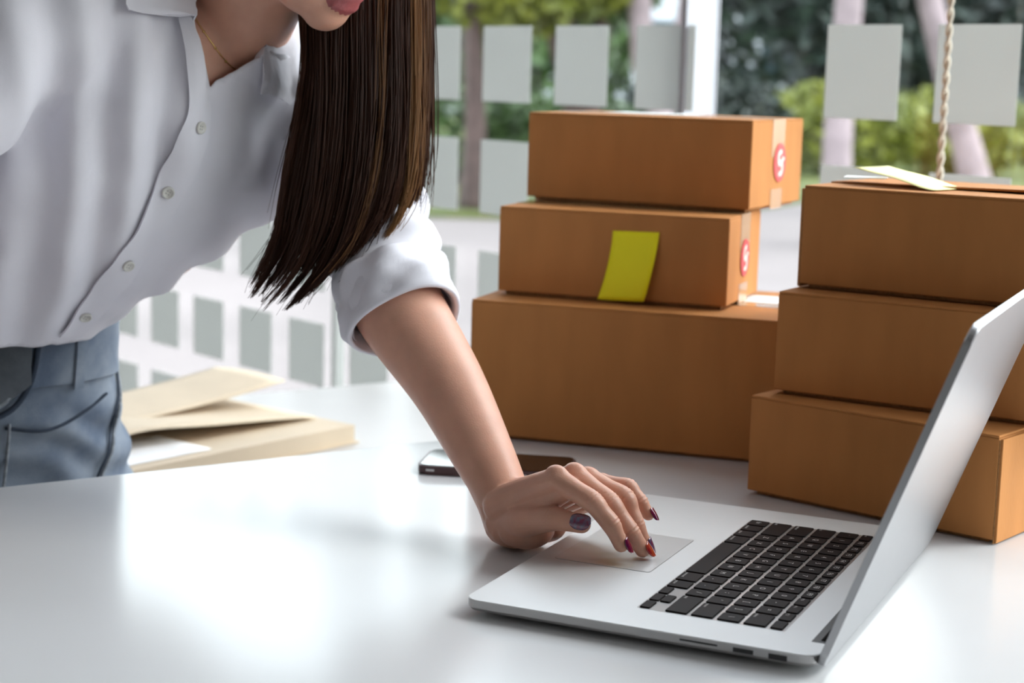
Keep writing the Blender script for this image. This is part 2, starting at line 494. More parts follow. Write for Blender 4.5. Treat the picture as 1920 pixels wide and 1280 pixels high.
# dense dark planting that closes the view behind the trees, one row of tall evergreens
for i, (x, y, w, h, lf) in enumerate([(-6.5, 27, 2.2, 2.4, 'leaf_green'), (-3.0, 27.5, 2.0, 2.6, 'leaf_green'), (.2, 27, 1.6, 2.2, 'leaf_green'),
        (4.2, 26, 1.7, 2.6, 'leaf_dark'), (6.0, 27, 1.6, 2.9, 'leaf_dark'), (7.9, 26.5, 1.8, 2.6, 'leaf_dark'), (10.4, 27, 1.9, 2.8, 'leaf_dark')]):
    labs = ['broad leafy tree farthest left in the background', 'broad leafy tree second from left in the background', 'leafy tree in the background behind the forked trunk',
            'dark evergreen seen right above the carton stack', 'dark evergreen behind the straight pale trunk', 'dark evergreen behind the slanted pale tree', 'dark evergreen at the right edge of the yard']
    tree(labs[i], (x, y, GZ), [(0, 0, 0), (.05, 0, 1), (0, 0, h)], [.16, .13, .08],
         [((0, 0, h * .64), (w, 1.2, h * .63)), ((.3, .2, h * 1.05), (w * .8, 1.0, h * .45))], 'bark_dark', lf, 40 + i, .17, 1800)
bd = empty('apartment_building', (3.5, 44, FLOOR)); tag(bd, 'pale building far behind the trees', 'building')
box('wall', -14, 16, 0, 6, 0, 9, 'building_pale', bd)
for k in range(9):
    for j in range(3):
        w = box('window', -12.5 + k * 3, -10.9 + k * 3, -.06, .1, 1 + j * 2.8, 2.6 + j * 2.8, 'window_frame_white', bd)
        box('pane', -12.4 + k * 3, -11.0 + k * 3, -.08, .0, 1.1 + j * 2.8, 2.5 + j * 2.8, 'building_glass', w)

# ------------------------------------------------------------------ tables
EA = V((.84, .543, 0)).normalized(); EN = V((-.543, .84, 0)).normalized(); E0 = V((-.4622, 1.5166, 0))
def ed(a, n, z=0.0):
    p = E0 + EA * a + EN * n; return V((p.x, p.y, z))
tb = empty('white_desk', ed(.2, -.5, FLOOR)); tag(tb, 'large glossy white desk that the laptop and cartons stand on', 'desk')
def tpart(name, a0, a1, n0, n1, z0, z1, m, bevel=0.0):
    o = prism(name, [ed(a0, n0)[:2], ed(a1, n0)[:2], ed(a1, n1)[:2], ed(a0, n1)[:2]], z0, z1, m, None, bevel)
    o.parent = tb; o.matrix_parent_inverse = Matrix.Translation(-tb.location); return o
tpart('tabletop', -.62, 1.02, -.98, 0.0, -.028, 0, 'table_white', .003)
tpart('apron', -.5, .9, -.90, -.10, -.075, -.028, 'table_leg_metal')
for a in (-.55, .93):
    for n in (-.92, -.10):
        tpart('leg', a - .02, a + .02, n - .02, n + .02, FLOOR, -.028, 'table_leg_metal')
bn = empty('low_white_bench', ed(.2, .57, FLOOR)); tag(bn, 'low white bench behind the desk that carries the beige folder', 'bench')
tb_keep = tb; tb = bn
tpart('bench_top', -.28, .95, .34, .80, -.13, -.10, 'bench_white', .003)
for a in (-.24, .91):
    tpart('side_panel', a - .015, a + .015, .36, .78, FLOOR, -.13, 'bench_white')
tpart('back_panel', -.225, .895, .765, .78, FLOOR, -.13, 'bench_white')
tb = tb_keep

# ------------------------------------------------------------------ cartons
def face_obj(name, w, h, m, parent, loc, ax, ay, th=.0006, shape=None):
    """thin plate lying on a face: ax, ay unit axes in the parent's frame"""
    ax = V(ax); ay = V(ay); nz = ax.cross(ay); pts = shape or [(-w / 2, -h / 2), (w / 2, -h / 2), (w / 2, h / 2), (-w / 2, h / 2)]
    n = len(pts); vs = []
    for d in (0, th):
        for (x, y) in pts: vs.append(V(loc) + ax * x + ay * y + nz * d)
    fs = [tuple(range(n))[::-1], tuple(range(n, 2 * n))] + [(i, (i + 1) % n, n + (i + 1) % n, n + i) for i in range(n)]
    return mk(name, vs, fs, m, parent)

def carton(label, A, ang, L, D, H, gap_n=.5, tape=True, open_lift=0.0, seam_right=False, tilt_gap=.0015):
    """shipping carton; A = front left bottom corner, ang = heading of the front edge; local x along front, y into depth"""
    c = empty('carton', A, math.radians(ang)); tag(c, label, 'box', 'stacked cardboard cartons')
    th = .0022
    box('shadow_gap_base', .007, L - .007, .007, D - .007, 0, .0045, 'cardboard_edge', c)  # inset darker plate, shaped to leave a shadow gap under the body
    box('body', 0, L, 0, D, .0036, H - th, 'cardboard', c, .0012)
    gy = D * gap_n
    f1 = box('top_flap', .0004, L - .0004, .0004, gy - .0008, H - th, H, 'cardboard', c, .0007)
    bm = box_bm(.0004, L - .0004, gy + .0008, D - .0004, H - th, H, .0007)
    if open_lift:
        for v in bm.verts:
            v.co.z += open_lift * max(0, 1 - (v.co.y - gy) / (D - gy)) * (.25 + .75 * v.co.x / L)
    bm_obj('top_flap', bm, 'cardboard', c)
    if tape:
        face_obj('tape_strip', L, .045, 'tape', c, (L / 2, gy, H + .0001), (1, 0, 0), (0, 1, 0), .0003)
        for x, s in ((L, 1), (0, -1)):
            face_obj('tape_strip', .045, H * .42, 'tape', c, (x + s * .0001, gy, H - H * .21), (0, s, 0), (0, 0, 1), .0003)
            face_obj('tape_strip', .040, H * .22, 'tape', c, (x + s * .0001, gy, H * .11), (0, s, 0), (0, 0, 1), .0003)
    if seam_right:
        # end flap folded over the right side with an open dark edge
        box('end_flap', L + .0006, L + .0030, .0015, D - .001, .001, H - .003, 'cardboard', c, .0007)
        box('flap_edge', L - .0002, L + .0008, .0005, D, 0.0005, H - .004, 'cardboard_edge', c)
    return c

def red_seal(c, x, y, z, r):
    """round red seal with a pale hooked emblem on a carton's right side"""
    pts = [(r * math.cos(2 * math.pi * k / 40), r * math.sin(2 * math.pi * k / 40)) for k in range(40)]
    s = face_obj('seal', 0, 0, 'sticker_red', c, (x, y, z), (0, 1, 0), (0, 0, 1), .0005, pts)
    arc = []
    for k in range(15):                                            # pale hooked stroke
        a = math.radians(60 + 200 * k / 14); arc.append((.20 * r + .0 + .34 * r * math.cos(a) - .18 * r, .22 * r + .34 * r * math.sin(a)))
    for k in range(12):
        a = math.radians(80 - 210 * k / 11); arc.append((.02 * r + .34 * r * math.cos(a), -.26 * r + .34 * r * math.sin(a)))
    out = []; inn = []
    for i, p in enumerate(arc):
        q = arc[min(i + 1, len(arc) - 1)]; o_ = arc[max(i - 1, 0)]
        d = V((q[0] - o_[0], q[1] - o_[1])); d.normalize(); n_ = V((-d.y, d.x)) * .12 * r
        out.append((p[0] + n_.x, p[1] + n_.y)); inn.append((p[0] - n_.x, p[1] - n_.y))
    vs = []; m_ = len(out)
    for a_, b_ in zip(out, inn):
        vs += [V((x + .0008, y + a_[0], z + a_[1])), V((x + .0008, y + b_[0], z + b_[1]))]
    mk('emblem', vs, [(2 * i, 2 * i + 1, 2 * i + 3, 2 * i + 2) for i in range(m_ - 1)], 'sticker_white', s)
    tri = [(.28 * r, .34 * r), (.72 * r, .20 * r), (.34 * r, -.02 * r)]
    mk('emblem', [V((x + .0008, y + a, z + b)) for a, b in tri], [(0, 1, 2)], 'sticker_white', s)

EPS = .0004
def at_right(B, ang, L):
    a = math.radians(ang); return (B[0] - L * math.cos(a), B[1] - L * math.sin(a), B[2])
HB1 = .1470
b1 = carton('largest carton at the bottom of the left stack', (-.044, 1.7911, EPS), -18.3, .375, .235, HB1)
face_obj('label_sheet', .10, .06, 'label_paper', b1, (.292, .155, HB1 + .0005), (1, 0, 0), (0, 1, 0), .0003)
HB2 = .0948; zb2 = HB1 + .0012
b2 = carton('middle carton of the left stack with a yellow sticky note on its front', at_right((.2198, 1.7509, zb2), -20, .252), -20, .252, .150, HB2)
red_seal(b2, .2528, .075, .048, .0200)
HB3 = .0975; zb3 = zb2 + HB2 + .0012
b3 = carton('topmost carton of the left stack with a red seal on its lit side', at_right((.2475, 1.8165, zb3), -26, .262), -26, .262, .182, HB3)
face_obj('label_sheet', .10, .07, 'label_paper', b3, (.105, .115, HB3 + .0006), (1, 0, 0), (0, 1, 0), .0003)
red_seal(b3, .2628, .097, .050, .0212)
HC1 = .0940
c1 = carton('lowest carton of the right stack behind the laptop lid', (.2244, 1.568, EPS), -40.3, .2455, .17, HC1, tape=False, seam_right=True)
HC2 = .0962; zc2 = HC1 + .0008
c2 = carton('middle carton of the right stack', (.2462, 1.5785, zc2), -31.5, .285, .19, HC2, tape=False)
HC3 = .0962; zc3 = zc2 + HC2 + .0008
c3 = carton('topmost carton of the right stack with a curled note on its lid', (.2697, 1.6072, zc3), -33.5, .300, .20, HC3, gap_n=.30, tape=False, open_lift=.006)
# dark open fold on the left end of the topmost right carton
box('end_flap', -.0030, -.0008, .0015, .199, .001, HC3 - .003, 'cardboard', c3, .0006)
box('flap_edge', -.0009, .0002, .0005, .2, .0005, HC3 - .004, 'cardboard_edge', c3)
for k, (x, y, w, h, r) in enumerate([(.030, .075, .040, .034, .3)]):
    face_obj('label_sheet', w, h, 'label_paper', c3, (x, y, HC3 + .0062), (math.cos(r), math.sin(r), 0), (-math.sin(r), math.cos(r), 0), .0004)

# sticky notes
def sheet(name, fn, nu, nv, m, parent=None, th=.0003, smooth=True):
    """curved sheet fn(u,v)->Vector, solid of thickness th"""
    vs = []; fs = []
    P = [[fn(i / nu, j / nv) for j in range(nv + 1)] for i in range(nu + 1)]
    nrm = {}
    for i in range(nu + 1):
        for j in range(nv + 1):
            a = P[min(i + 1, nu)][j] - P[max(i - 1, 0)][j]; b = P[i][min(j + 1, nv)] - P[i][max(j - 1, 0)]
            nrm[i, j] = a.cross(b).normalized()
    w = nv + 1
    for s in (0, 1):
        for i in range(nu + 1):
            for j in range(nv + 1): vs.append(P[i][j] + nrm[i, j] * (th * s))
    o = (nu + 1) * w
    for i in range(nu):
        for j in range(nv):
            a = i * w + j
            fs.append((a, a + w, a + w + 1, a + 1)[::-1]); fs.append((o + a, o + a + w, o + a + w + 1, o + a + 1))
    for i in range(nu):
        a = i * w; fs.append((a, a + w, o + a + w, o + a)); a = i * w + nv; fs.append((a + w, a, o + a, o + a + w))
    for j in range(nv):
        a = j; fs.append((a + 1, a, o + a, o + a + 1)); a = nu * w + j; fs.append((a, a + 1, o + a + 1, o + a))
    return mk(name, vs, fs, m, parent, smooth)

mb2 = Matrix.Translation(b2.location) @ Matrix.Rotation(math.radians(-20), 4, 'Z')
def note_fn(u, v):
    # sticks along its top edge, hangs skewed, bottom curls away from the carton
    x = .1275 + .0505 * u - .0115 * (v ** 1.2) + .0015 * math.sin(v * 3)
    z = .0755 - .0725 * v + .001 * u
    y = -.0006 - .010 * v ** 1.8 - .004 * u * math.sin(v * math.pi)
    return mb2 @ V((x, y, z))
tag(sheet('sticky_note', note_fn, 8, 14, 'note_yellow'), 'bright yellow sticky note hanging on the front of a middle carton', 'note', 'sticky notes')
mc3 = Matrix.Translation(c3.location) @ Matrix.Rotation(math.radians(-33.5), 4, 'Z')
def note2_fn(u, v):
    # sticks with its right end to the lid, left end curls up
    x = .118 - .086 * v + .010 * u
    y = .020 + .060 * u + .02 * v
    z = HC3 + .0012 + .0165 * (v ** 2) * (3 - 2 * v) + .003 * math.sin(v * 6) * v
    return mc3 @ V((x, y, z))
tag(sheet('sticky_note', note2_fn, 6, 18, 'note_pale'), 'pale yellow sticky note curling up on the lid of the right stack', 'note', 'sticky notes')

# ------------------------------------------------------------------ blind cord
cordv = []; cp = at(WD - .07, -1.200, 0)
co = empty('blind_cord', (cp.x, cp.y, .10)); tag(co, 'twisted cream blind cord hanging before the rightmost film square', 'cord')
for ph in (0, math.pi):
    P = [V((.0022 * math.cos(ph + k * .55), .0022 * math.sin(ph + k * .55), k * .0032)) for k in range(int((CEIL - .2) / .0032))]
    v, f = tube_vf(P, .0025, 6)
    mk('strand', v, f, 'cord_cream', co, True)

# ------------------------------------------------------------------ folder on the bench
FZ = -.0995
fo = empty('document_folder', (-.40, 2.05, FZ)); tag(fo, 'open beige folder of loose papers lying on the low bench', 'folder')
fo_inv = Matrix.Translation(-V(fo.location))
fx = V((.62, .785, 0)).normalized(); fy = V((-.785, .62, 0)).normalized(); FA = V((-.500, 1.815, FZ))
def fq(a, b, z): return FA + fx * a + fy * b + V((0, 0, z)) - fo.location
def slab_f(name, a0, a1, b0, b1, z0, z1, m):
    vs = [fq(a, b, z) for z in (z0, z1) for a, b in ((a0, b0), (a1, b0), (a1, b1), (a0, b1))]
    return mk(name, vs, [(3, 2, 1, 0), (4, 5, 6, 7), (0, 1, 5, 4), (1, 2, 6, 5), (2, 3, 7, 6), (3, 0, 4, 7)], m, fo)
slab_f('page_stack', 0, .48, 0, .30, .0, .024, 'paper_beige')
slab_f('back_cover', -.004, .486, -.003, .304, .0, .002, 'paper_beige')
def cov(u, v):
    a = .10 + .37 * u; b = .06 + .23 * v
    z = .026 + .018 * math.exp(-((u - .15) / .28) ** 2) * (1 - v) ** .5 + .012 * math.sin(u * math.pi)
    return fq(a, b, z)
sheet('cover', cov, 16, 8, 'paper_beige', fo, .0015)
def cov2(u, v):
    a = .15 + .34 * u; b = .14 + .14 * v
    z = .042 + .020 * u * u + .004 * math.sin(v * 3)
    return fq(a, b, z)
sheet('raised_cover', cov2, 16, 8, 'paper_beige', fo, .0015)
def pap(u, v):
    return fq(.06 + .19 * u, .018 + .10 * v, .0248 + .004 * math.sin(u * 3) * v)
sheet('loose_sheet', pap, 8, 4, 'paper_white', fo, .0006)

# ------------------------------------------------------------------ phone
ph = empty('phone', (-.0105, 1.636, .0004), math.radians(-8.5)); tag(ph, 'dark smartphone lying face up behind the wrist', 'phone')
prism('case', rrect(-.0735, .0735, -.038, .038, .010), 0, .0085, 'phone_side', ph, .002)
prism('screen', rrect(-.071, .071, -.0355, .0355, .008), .0084, .0090, 'screen_glass', ph)
for x in (-.060, .030):
    box('side_glint', x - .004, x + .004, -.0386, -.0378, .0035, .0055, 'aluminium', ph)  # bright dots that stand in for specular glints on the case

# ------------------------------------------------------------------ laptop
LAPO = (-.0303, 1.1798, .0)
lp = empty('laptop', LAPO, -.4275); tag(lp, 'silver laptop with black keys opened on the white desk', 'laptop')
LW, LD, LZ = .3589, .2585, .0130
def lap_base():
    bm = bmesh.new()
    rings = []
    for (ins, z) in ((.010, .0028), (.0015, .0050), (.0, .0072), (.0, LZ - .0006), (.0006, LZ)):
        rings.append([bm.verts.new((x, y, z)) for x, y in rrect(ins, LD - ins, ins, LW - ins, .012 - ins * .3, 8)])
    n = len(rings[0])
    for a, b in zip(rings[:-1], rings[1:]):
        for i in range(n): bm.faces.new((a[i], a[(i + 1) % n], b[(i + 1) % n], b[i]))
    bm.faces.new(rings[0][::-1]); bm.faces.new(rings[-1])
    return bm
bo = bm_obj('base', lap_base(), 'aluminium', lp)
bo.data.materials.append(MATS['alu_edge'])
for p in bo.data.polygons:
    if abs(p.normal.z) < .8 and p.center.z < LZ - .0007: p.material_index = 1
    p.use_smooth = False
for x in (.03, LD - .03):
    for y in (.035, LW - .035):
        mk('foot', *tube_vf([(x, y, .0002), (x, y, .0032)], .009, 16), 'dark_plastic', lp)
# trackpad with its dark outline
TPX0, TPX1, TPC, TPW = .0170, .0951, LW / 2, .105
prism('trackpad_gap', rrect(TPX0 - .0005, TPX1 + .0005, TPC - TPW / 2 - .0005, TPC + TPW / 2 + .0005, .003), LZ + .00002, LZ + .00010, 'alu_edge', lp)
prism('trackpad', rrect(TPX0, TPX1, TPC - TPW / 2, TPC + TPW / 2, .003), LZ + .00005, LZ + .0003, 'aluminium_pad', lp)
# keys
KU0, KP, KW = .1185, .01905, .273
KY0 = (LW - KW) / 2; UNIT = (KW + .003) / 14.5
rows = [
    [('fn', 1), ('control', 1), ('option', 1), ('command', 1.25), ('', 5), ('command', 1.25), ('option', 1)],
    [('shift', 2.25)] + [(c, 1) for c in 'ZXCVBNM,./'] + [('shift', 2.25)],
    [('caps lock', 1.75)] + [(c, 1) for c in "ASDFGHJKL;'"] + [('return', 1.75)],
    [('tab', 1.5)] + [(c, 1) for c in 'QWERTYUIOP[]\\'],
    [(c, 1) for c in '`1234567890-='] + [('delete', 1.5)],
    [(c, 14.5 / 14) for c in ['esc'] + ['F%d' % i for i in range(1, 13)] + ['']]]
prism('keyboard_well', rrect(KU0 - .0016, KU0 + 5 * KP + .0112, KY0 - .0016, KY0 + KW + .0016, .002), LZ + .00001, LZ + .00006, 'alu_edge', lp)
key_cache = {}; leg_cache = {}
def key(x0, x1, y0, y1, leg):
    k = (round(x1 - x0, 5), round(y1 - y0, 5))
    if k not in key_cache:
        bm = bmesh.new(); h = .0011
        a = [bm.verts.new((x, y, 0)) for x, y in rrect(0, k[0], 0, k[1], .0012, 3)]
        b = [bm.verts.new((x, y, h * .7)) for x, y in rrect(0, k[0], 0, k[1], .0012, 3)]
        c = [bm.verts.new((x, y, h)) for x, y in rrect(.0004, k[0] - .0004, .0004, k[1] - .0004, .0010, 3)]
        n = len(a)
        for p, q in ((a, b), (b, c)):
            for i in range(n): bm.faces.new((p[i], p[(i + 1) % n], q[(i + 1) % n], q[i]))
        bm.faces.new(c)
        me = bpy.data.meshes.new('key'); bmesh.ops.recalc_face_normals(bm, faces=bm.faces); bm.to_mesh(me); bm.free()
        me.materials.append(MATS['key_black']); key_cache[k] = me
    o = bpy.data.objects.new('key', key_cache[k]); COL.objects.link(o); o.parent = lp
    o.location = (x0, y0, LZ + .0001)
    if leg:
        word = len(leg) > 2
        if leg not in leg_cache:
            cu = bpy.data.curves.new('legend', 'FONT'); cu.body = leg; cu.align_x = 'LEFT' if word else 'CENTER'; cu.align_y = 'CENTER'
            cu.size = .0032 if word else .0062; cu.resolution_u = 2; cu.fill_mode = 'FRONT'
            cu.materials.append(MATS['legend'])
            to = bpy.data.objects.new('tmp_text', cu); COL.objects.link(to)
            dg_ = bpy.context.evaluated_depsgraph_get()
            leg_cache[leg] = bpy.data.meshes.new_from_object(to.evaluated_get(dg_)); leg_cache[leg].name = 'legend'
            bpy.data.objects.remove(to, do_unlink=True); bpy.data.curves.remove(cu)
        t = bpy.data.objects.new('legend', leg_cache[leg]); COL.objects.link(t); t.parent = o
        t.rotation_euler = (0, 0, -math.pi / 2)
        t.location = ((.0035, k[1] - .0015, .00125) if word else (k[0] * .5, k[1] * .5, .00125))
for r, row in enumerate(rows):
    pos = 0.0
    x0 = KU0 + r * KP; x1 = x0 + (.0090 if r == 5 else .0160)
    for leg, w in row:
        yl = KY0 + KW - pos * UNIT; yr = yl - (w * UNIT - .003)
        key(x0, x1, yr, yl, leg); pos += w
    if r == 0:
        for j in range(3):
            yl = KY0 + KW - (11.5 + j) * UNIT; yr = yl - (UNIT - .003)
            key(x0, x0 + .0076, yr, yl, '')
            if j == 1: key(x0 + .0084, x1, yr, yl, '')
# ports on the right-hand side
def port(name, u0_, u1_, z0, z1):
    box(name, u0_, u1_, -.00025, .002, z0, z1, 'dark_plastic', lp, .0004, 1)
port('card_slot', .1635, .1905, .0089, .0106)
port('hdmi_port', .2010, .2155, .0072, .0108)
port('usb_port', .2255, .2385, .0066, .0108)
# hinge bar and lid
hx, hz = LD + .0005, .0085
v_, f_ = tube_vf([(LD - .004, .035, .0108), (LD - .004, LW - .035, .0108)], .0038, 12)
mk('hinge', v_, f_, 'dark_plastic', lp, True)
box('hinge_slot', LD - .012, LD - .001, .030, LW - .030, LZ - .001, LZ + .00015, 'dark_plastic', lp)
th_ = math.radians(70); LL = .2485
lid = prism('lid', rrect(0, LL, 0, LW, .012, 8), 0, .0052, 'lid_alu', lp, .0009)
lid.rotation_euler = (0, -th_, 0); lid.location = (hx + .0025, 0, hz - .0045)
scr = prism('screen', rrect(.012, LL - .006, .006, LW - .006, .006, 6), .0052, .0056, 'screen_glass', lid)
# ------------------------------------------------------------------ the person
per = empty('person', (-.55, 1.75, FLOOR))
tag(per, 'person in white shirt and jeans leaning over the desk, left hand on trackpad', 'person')
PI_ = Matrix.Translation(-V(per.location))
def own(o, parent=None):
    """parent to the person (or one of its parts) keeping world coordinates"""
    o.parent = parent or per
    o.matrix_parent_inverse = PI_ if parent is None else Matrix()
    return o
def pmesh(name, me, m, parent=None, smooth=True):
    return own(link(name, me, m, None, smooth), parent)
def pmk(name, vs, fs, m, parent=None, smooth=True):
    return own(mk(name, vs, fs, m, None, smooth), parent)

# --- torso frame: q along the spine, p to her left, r to her front
TW = V((-.522, 1.685, .10)); TNB = V((-.280, 1.600, .395))
tu = (TNB - TW).normalized()
tl = V((.81, .58, -.05)); tl = (tl - tu * tl.dot(tu)).normalized()
tf = tl.cross(tu)
def tp(p, q, r): return TW + tl * p + tu * q + tf * r
def tc(P):
    d = V(P) - TW; return d.dot(tl), d.dot(tu), d.dot(tf)

def torso_vf(rings, n=48, ex=2.3):
    vs = []; fs = []
    for (q, a, bf, bb, dp) in rings:
        for k in range(n):
            t = 2 * math.pi * k / n
            c, s = math.cos(t), math.sin(t)
            x = math.copysign(abs(c) ** (2 / ex), c) * a; y = math.copysign(abs(s) ** (2 / ex), s) * (bf if s > 0 else bb)
            vs.append(tp(x + dp, q, y))
    for i in range(len(rings) - 1):
        for k in range(n):
            fs.append((i * n + k, i * n + (k + 1) % n, (i + 1) * n + (k + 1) % n, (i + 1) * n + k))
    fs.append(tuple(range(n))[::-1]); fs.append(tuple((len(rings) - 1) * n + k for k in range(n)))
    return vs, fs

# --- arm joints
FORE = [(-.0031, 1.372, .0402), (-.0220, 1.400, .0694), (-.0548, 1.445, .1192), (-.0985, 1.495, .1734), (-.1147, 1.535, .2014)]
FORE_R = [.0215, .0262, .0325, .0400, .0425]
SLEEVE = [(-.0959, 1.492, .1691), (-.1044, 1.508, .1858), (-.1175, 1.540, .2080), (-.1500, 1.605, .2855), (-.192, 1.675, .362)]
SLEEVE_R = [.0485, .0500, .0520, .055, .058]
RSH = V((-.440, 1.480, .395)); REL = V((-.60, 1.36, .20)); RWR = V((-.545, 1.235, .045))

# --- head frame
fd = V((.72, -.50, -.48)).normalized()
hu = V((.30, -.20, .93)); hu = (hu - fd * hu.dot(fd)).normalized()
hl = hu.cross(fd)
CHIN = V((-.168, 1.499, .4125))
H = CHIN - fd * .085 + hu * .115
def hp(s, f, u): return H + hl * s + fd * f + hu * u
HX = (hl, fd, hu)

def fix(vf): return vf
head = [
    ellipsoid_vf(hp(0, -.012, .022), HX, .074, .094, .098, 28, 18),
    ellipsoid_vf(hp(0, .030, -.040), HX, .060, .058, .072, 24, 14),
    ellipsoid_vf(hp(0, .052, -.082), HX, .044, .036, .030, 24, 14),
    ellipsoid_vf(hp(0, .074, -.094), HX, .024, .020, .022, 20, 12),
    ellipsoid_vf(hp(.030, .030, -.072), HX, .028, .044, .030, 18, 12),
    ellipsoid_vf(hp(-.030, .030, -.072), HX, .028, .044, .030, 18, 12),
    ellipsoid_vf(hp(0, .075, -.072), HX, .027, .018, .026, 20, 12),
    ellipsoid_vf(hp(0, .0915, -.0835), HX, .019, .0088, .0062, 18, 10),
    ellipsoid_vf(hp(0, .0945, -.0715), HX, .020, .0082, .0054, 18, 10),
    round_tube([hp(0, .082, .012), hp(0, .100, -.022), hp(0, .110, -.036)], [.009, .010, .011], 12, 4),
    ellipsoid_vf(hp(.010, .097, -.038), HX, .008, .009, .007, 12, 8),
    ellipsoid_vf(hp(-.010, .097, -.038), HX, .008, .009, .007, 12, 8),
    ellipsoid_vf(hp(.031, .0675, .0040), HX, .0150, .0140, .0095, 16, 10),
    ellipsoid_vf(hp(-.031, .0675, .0040), HX, .0150, .0140, .0095, 16, 10),
    ellipsoid_vf(hp(.031, .0650, -.0150), HX, .0150, .0120, .0070, 16, 10),
    ellipsoid_vf(hp(-.031, .0650, -.0150), HX, .0150, .0120, .0070, 16, 10),
    ellipsoid_vf(hp(.073, -.012, -.010), HX, .008, .018, .030, 14, 10),
    ellipsoid_vf(hp(-.073, -.012, -.010), HX, .008, .018, .030, 14, 10),
    round_tube([TNB + tu * -.01 - tf * .012, TNB + tu * .035 - tf * .004, hp(0, -.010, -.075), hp(0, -.015, -.02)], [.058, .050, .049, .050], 24, 6),
]
chest = [torso_vf([(.10, .060, .040, .05, -.02), (.12, .09, .065, .07, -.02), (.16, .110, .085, .085, -.01), (.26, .130, .098, .095, 0),
                   (.33, .135, .088, .088, 0), (.372, .125, .066, .072, 0), (.400, .095, .046, .056, 0), (.425, .06, .034, .045, 0)]),
         round_tube([tp(-.13, .365, -.005), tp(0, .395, -.008), tp(.12, .365, -.005)], [.042, .042, .042], 16, 5),
         round_tube([SLEEVE[4], SLEEVE[3], FORE[4]], [.042, .041, .040], 16, 5),
         round_tube([RSH, (RSH + REL) / 2, REL], [.044, .042, .038], 16, 5)]

# --- left hand (joints in metres; table top z = 0, trackpad z = .013)
FING = {
    'index': [(.0388, 1.305, .0715), (.0655, 1.283, .0600), (.0800, 1.278, .0440), (.0884, 1.279, .0280)],
    'middle': [(.0535, 1.322, .0700), (.0794, 1.297, .0560), (.0958, 1.290, .0350), (.1062, 1.2925, .0205)],
    'ring': [(.0651, 1.340, .0640), (.0925, 1.314, .0560), (.1016, 1.308, .0360), (.1088, 1.309, .0205)],
    'little': [(.0760, 1.357, .0570), (.0965, 1.338, .0590), (.1062, 1.331, .0490), (.1125, 1.329, .0395)]}
FR = {'index': [.0098, .0086, .0077, .0062], 'middle': [.0100, .0088, .0078, .0062], 'ring': [.0095, .0083, .0073, .0059], 'little': [.0085, .0072, .0063, .0052]}
THUMB = [(-.0020, 1.362, .0215), (.0146, 1.327, .0320), (.0372, 1.296, .0425), (.0575, 1.2830, .0425)]
THUMB_R = [.0170, .0135, .0098, .0076]
def finger(J, R):
    J = [V(j) for j in J]
    pts = []; rr = []
    for i in range(3):
        pts.append(J[i]); rr.append(R[i])
        pts.append((J[i] * .5 + J[i + 1] * .5)); rr.append((R[i] + R[i + 1]) * .5 * .93)
    pts.append(J[3]); rr.append(R[3])
    return round_tube(pts, rr, 16, 4)
wrist = V(FORE[0])
hand = [round_tube(FORE[::-1], FORE_R[::-1], 72, 14)]
for k in FING:
    hand.append(finger(FING[k], FR[k]))
    m0 = V(FING[k][0])
    root = wrist + {'index': V((-.001, -.014, -.004)), 'middle': V((.004, -.005, -.002)), 'ring': V((.008, .004, -.004)), 'little': V((.010, .011, -.008))}[k]
    rr = {'index': .0130, 'middle': .0125, 'ring': .0120, 'little': .0115}[k]
    hand.append(round_tube([root, root.lerp(m0, .5) + V((0, 0, .001)), m0], [.0165, rr, FR[k][0] * 1.06], 16, 6))
    hand.append(round_tube([root + V((.002, 0, -.012)), root.lerp(m0, .55) + V((.004, -.002, -.011)), m0 + V((.006, -.003, -.008))], [.0145, .0110, .0085], 14, 5))
hand.append(round_tube([FORE[1], V((-.006, 1.378, .038)), V((-.001, 1.366, .019))], [.0245, .0215, .0185], 18, 5))
# webs between the fingers
ks = list(FING)
for a, b in zip(ks[:-1], ks[1:]):
    pa = V(FING[a][0]).lerp(V(FING[a][1]), .28); pb = V(FING[b][0]).lerp(V(FING[b][1]), .28)
    hand.append(round_tube([pa + V((-.004, .002, -.001)), pb + V((-.004, .002, -.001))], [.0068, .0064], 12, 4))
hand.append(finger(THUMB, THUMB_R))
hand.append(ellipsoid_vf((.0055, 1.360, .0168), (V((.8, -.6, 0)), V((.6, .8, 0)), V((0, 0, 1))), .021, .021, .0165))       # heel of the palm
hand.append(ellipsoid_vf((.0150, 1.340, .0215), (V((.8, -.6, .15)).normalized(), V((.6, .8, 0)), V((-.1, 0, 1)).normalized()), .027, .017, .0165))   # ball of the thumb
hand.append(ellipsoid_vf((.0250, 1.368, .0200), (V((.8, -.6, 0)), V((.6, .8, 0)), V((0, 0, 1))), .028, .014, .0165))       # outer edge of the palm
hand.append(round_tube([V(THUMB[1]) + V((0, .004, .004)), V((.030, 1.318, .052)), V(FING['index'][0]) + V((0, .006, -.010))], [.0110, .0085, .0085], 12, 5))
for k, dz in (('index', .0030), ('middle', .0030), ('ring', .0018)):
    hand.append(ellipsoid_vf(V(FING[k][0]) + V((-.001, 0, dz)), (V((.8, -.6, -.1)).normalized(), V((.6, .8, 0)), V((.1, 0, 1)).normalized()), .0105, .0080, .0088))
hand.append(ellipsoid_vf(wrist + V((-.004, .012, .012)), HX, .010, .010, .010, 12, 8))                                      # wrist bone

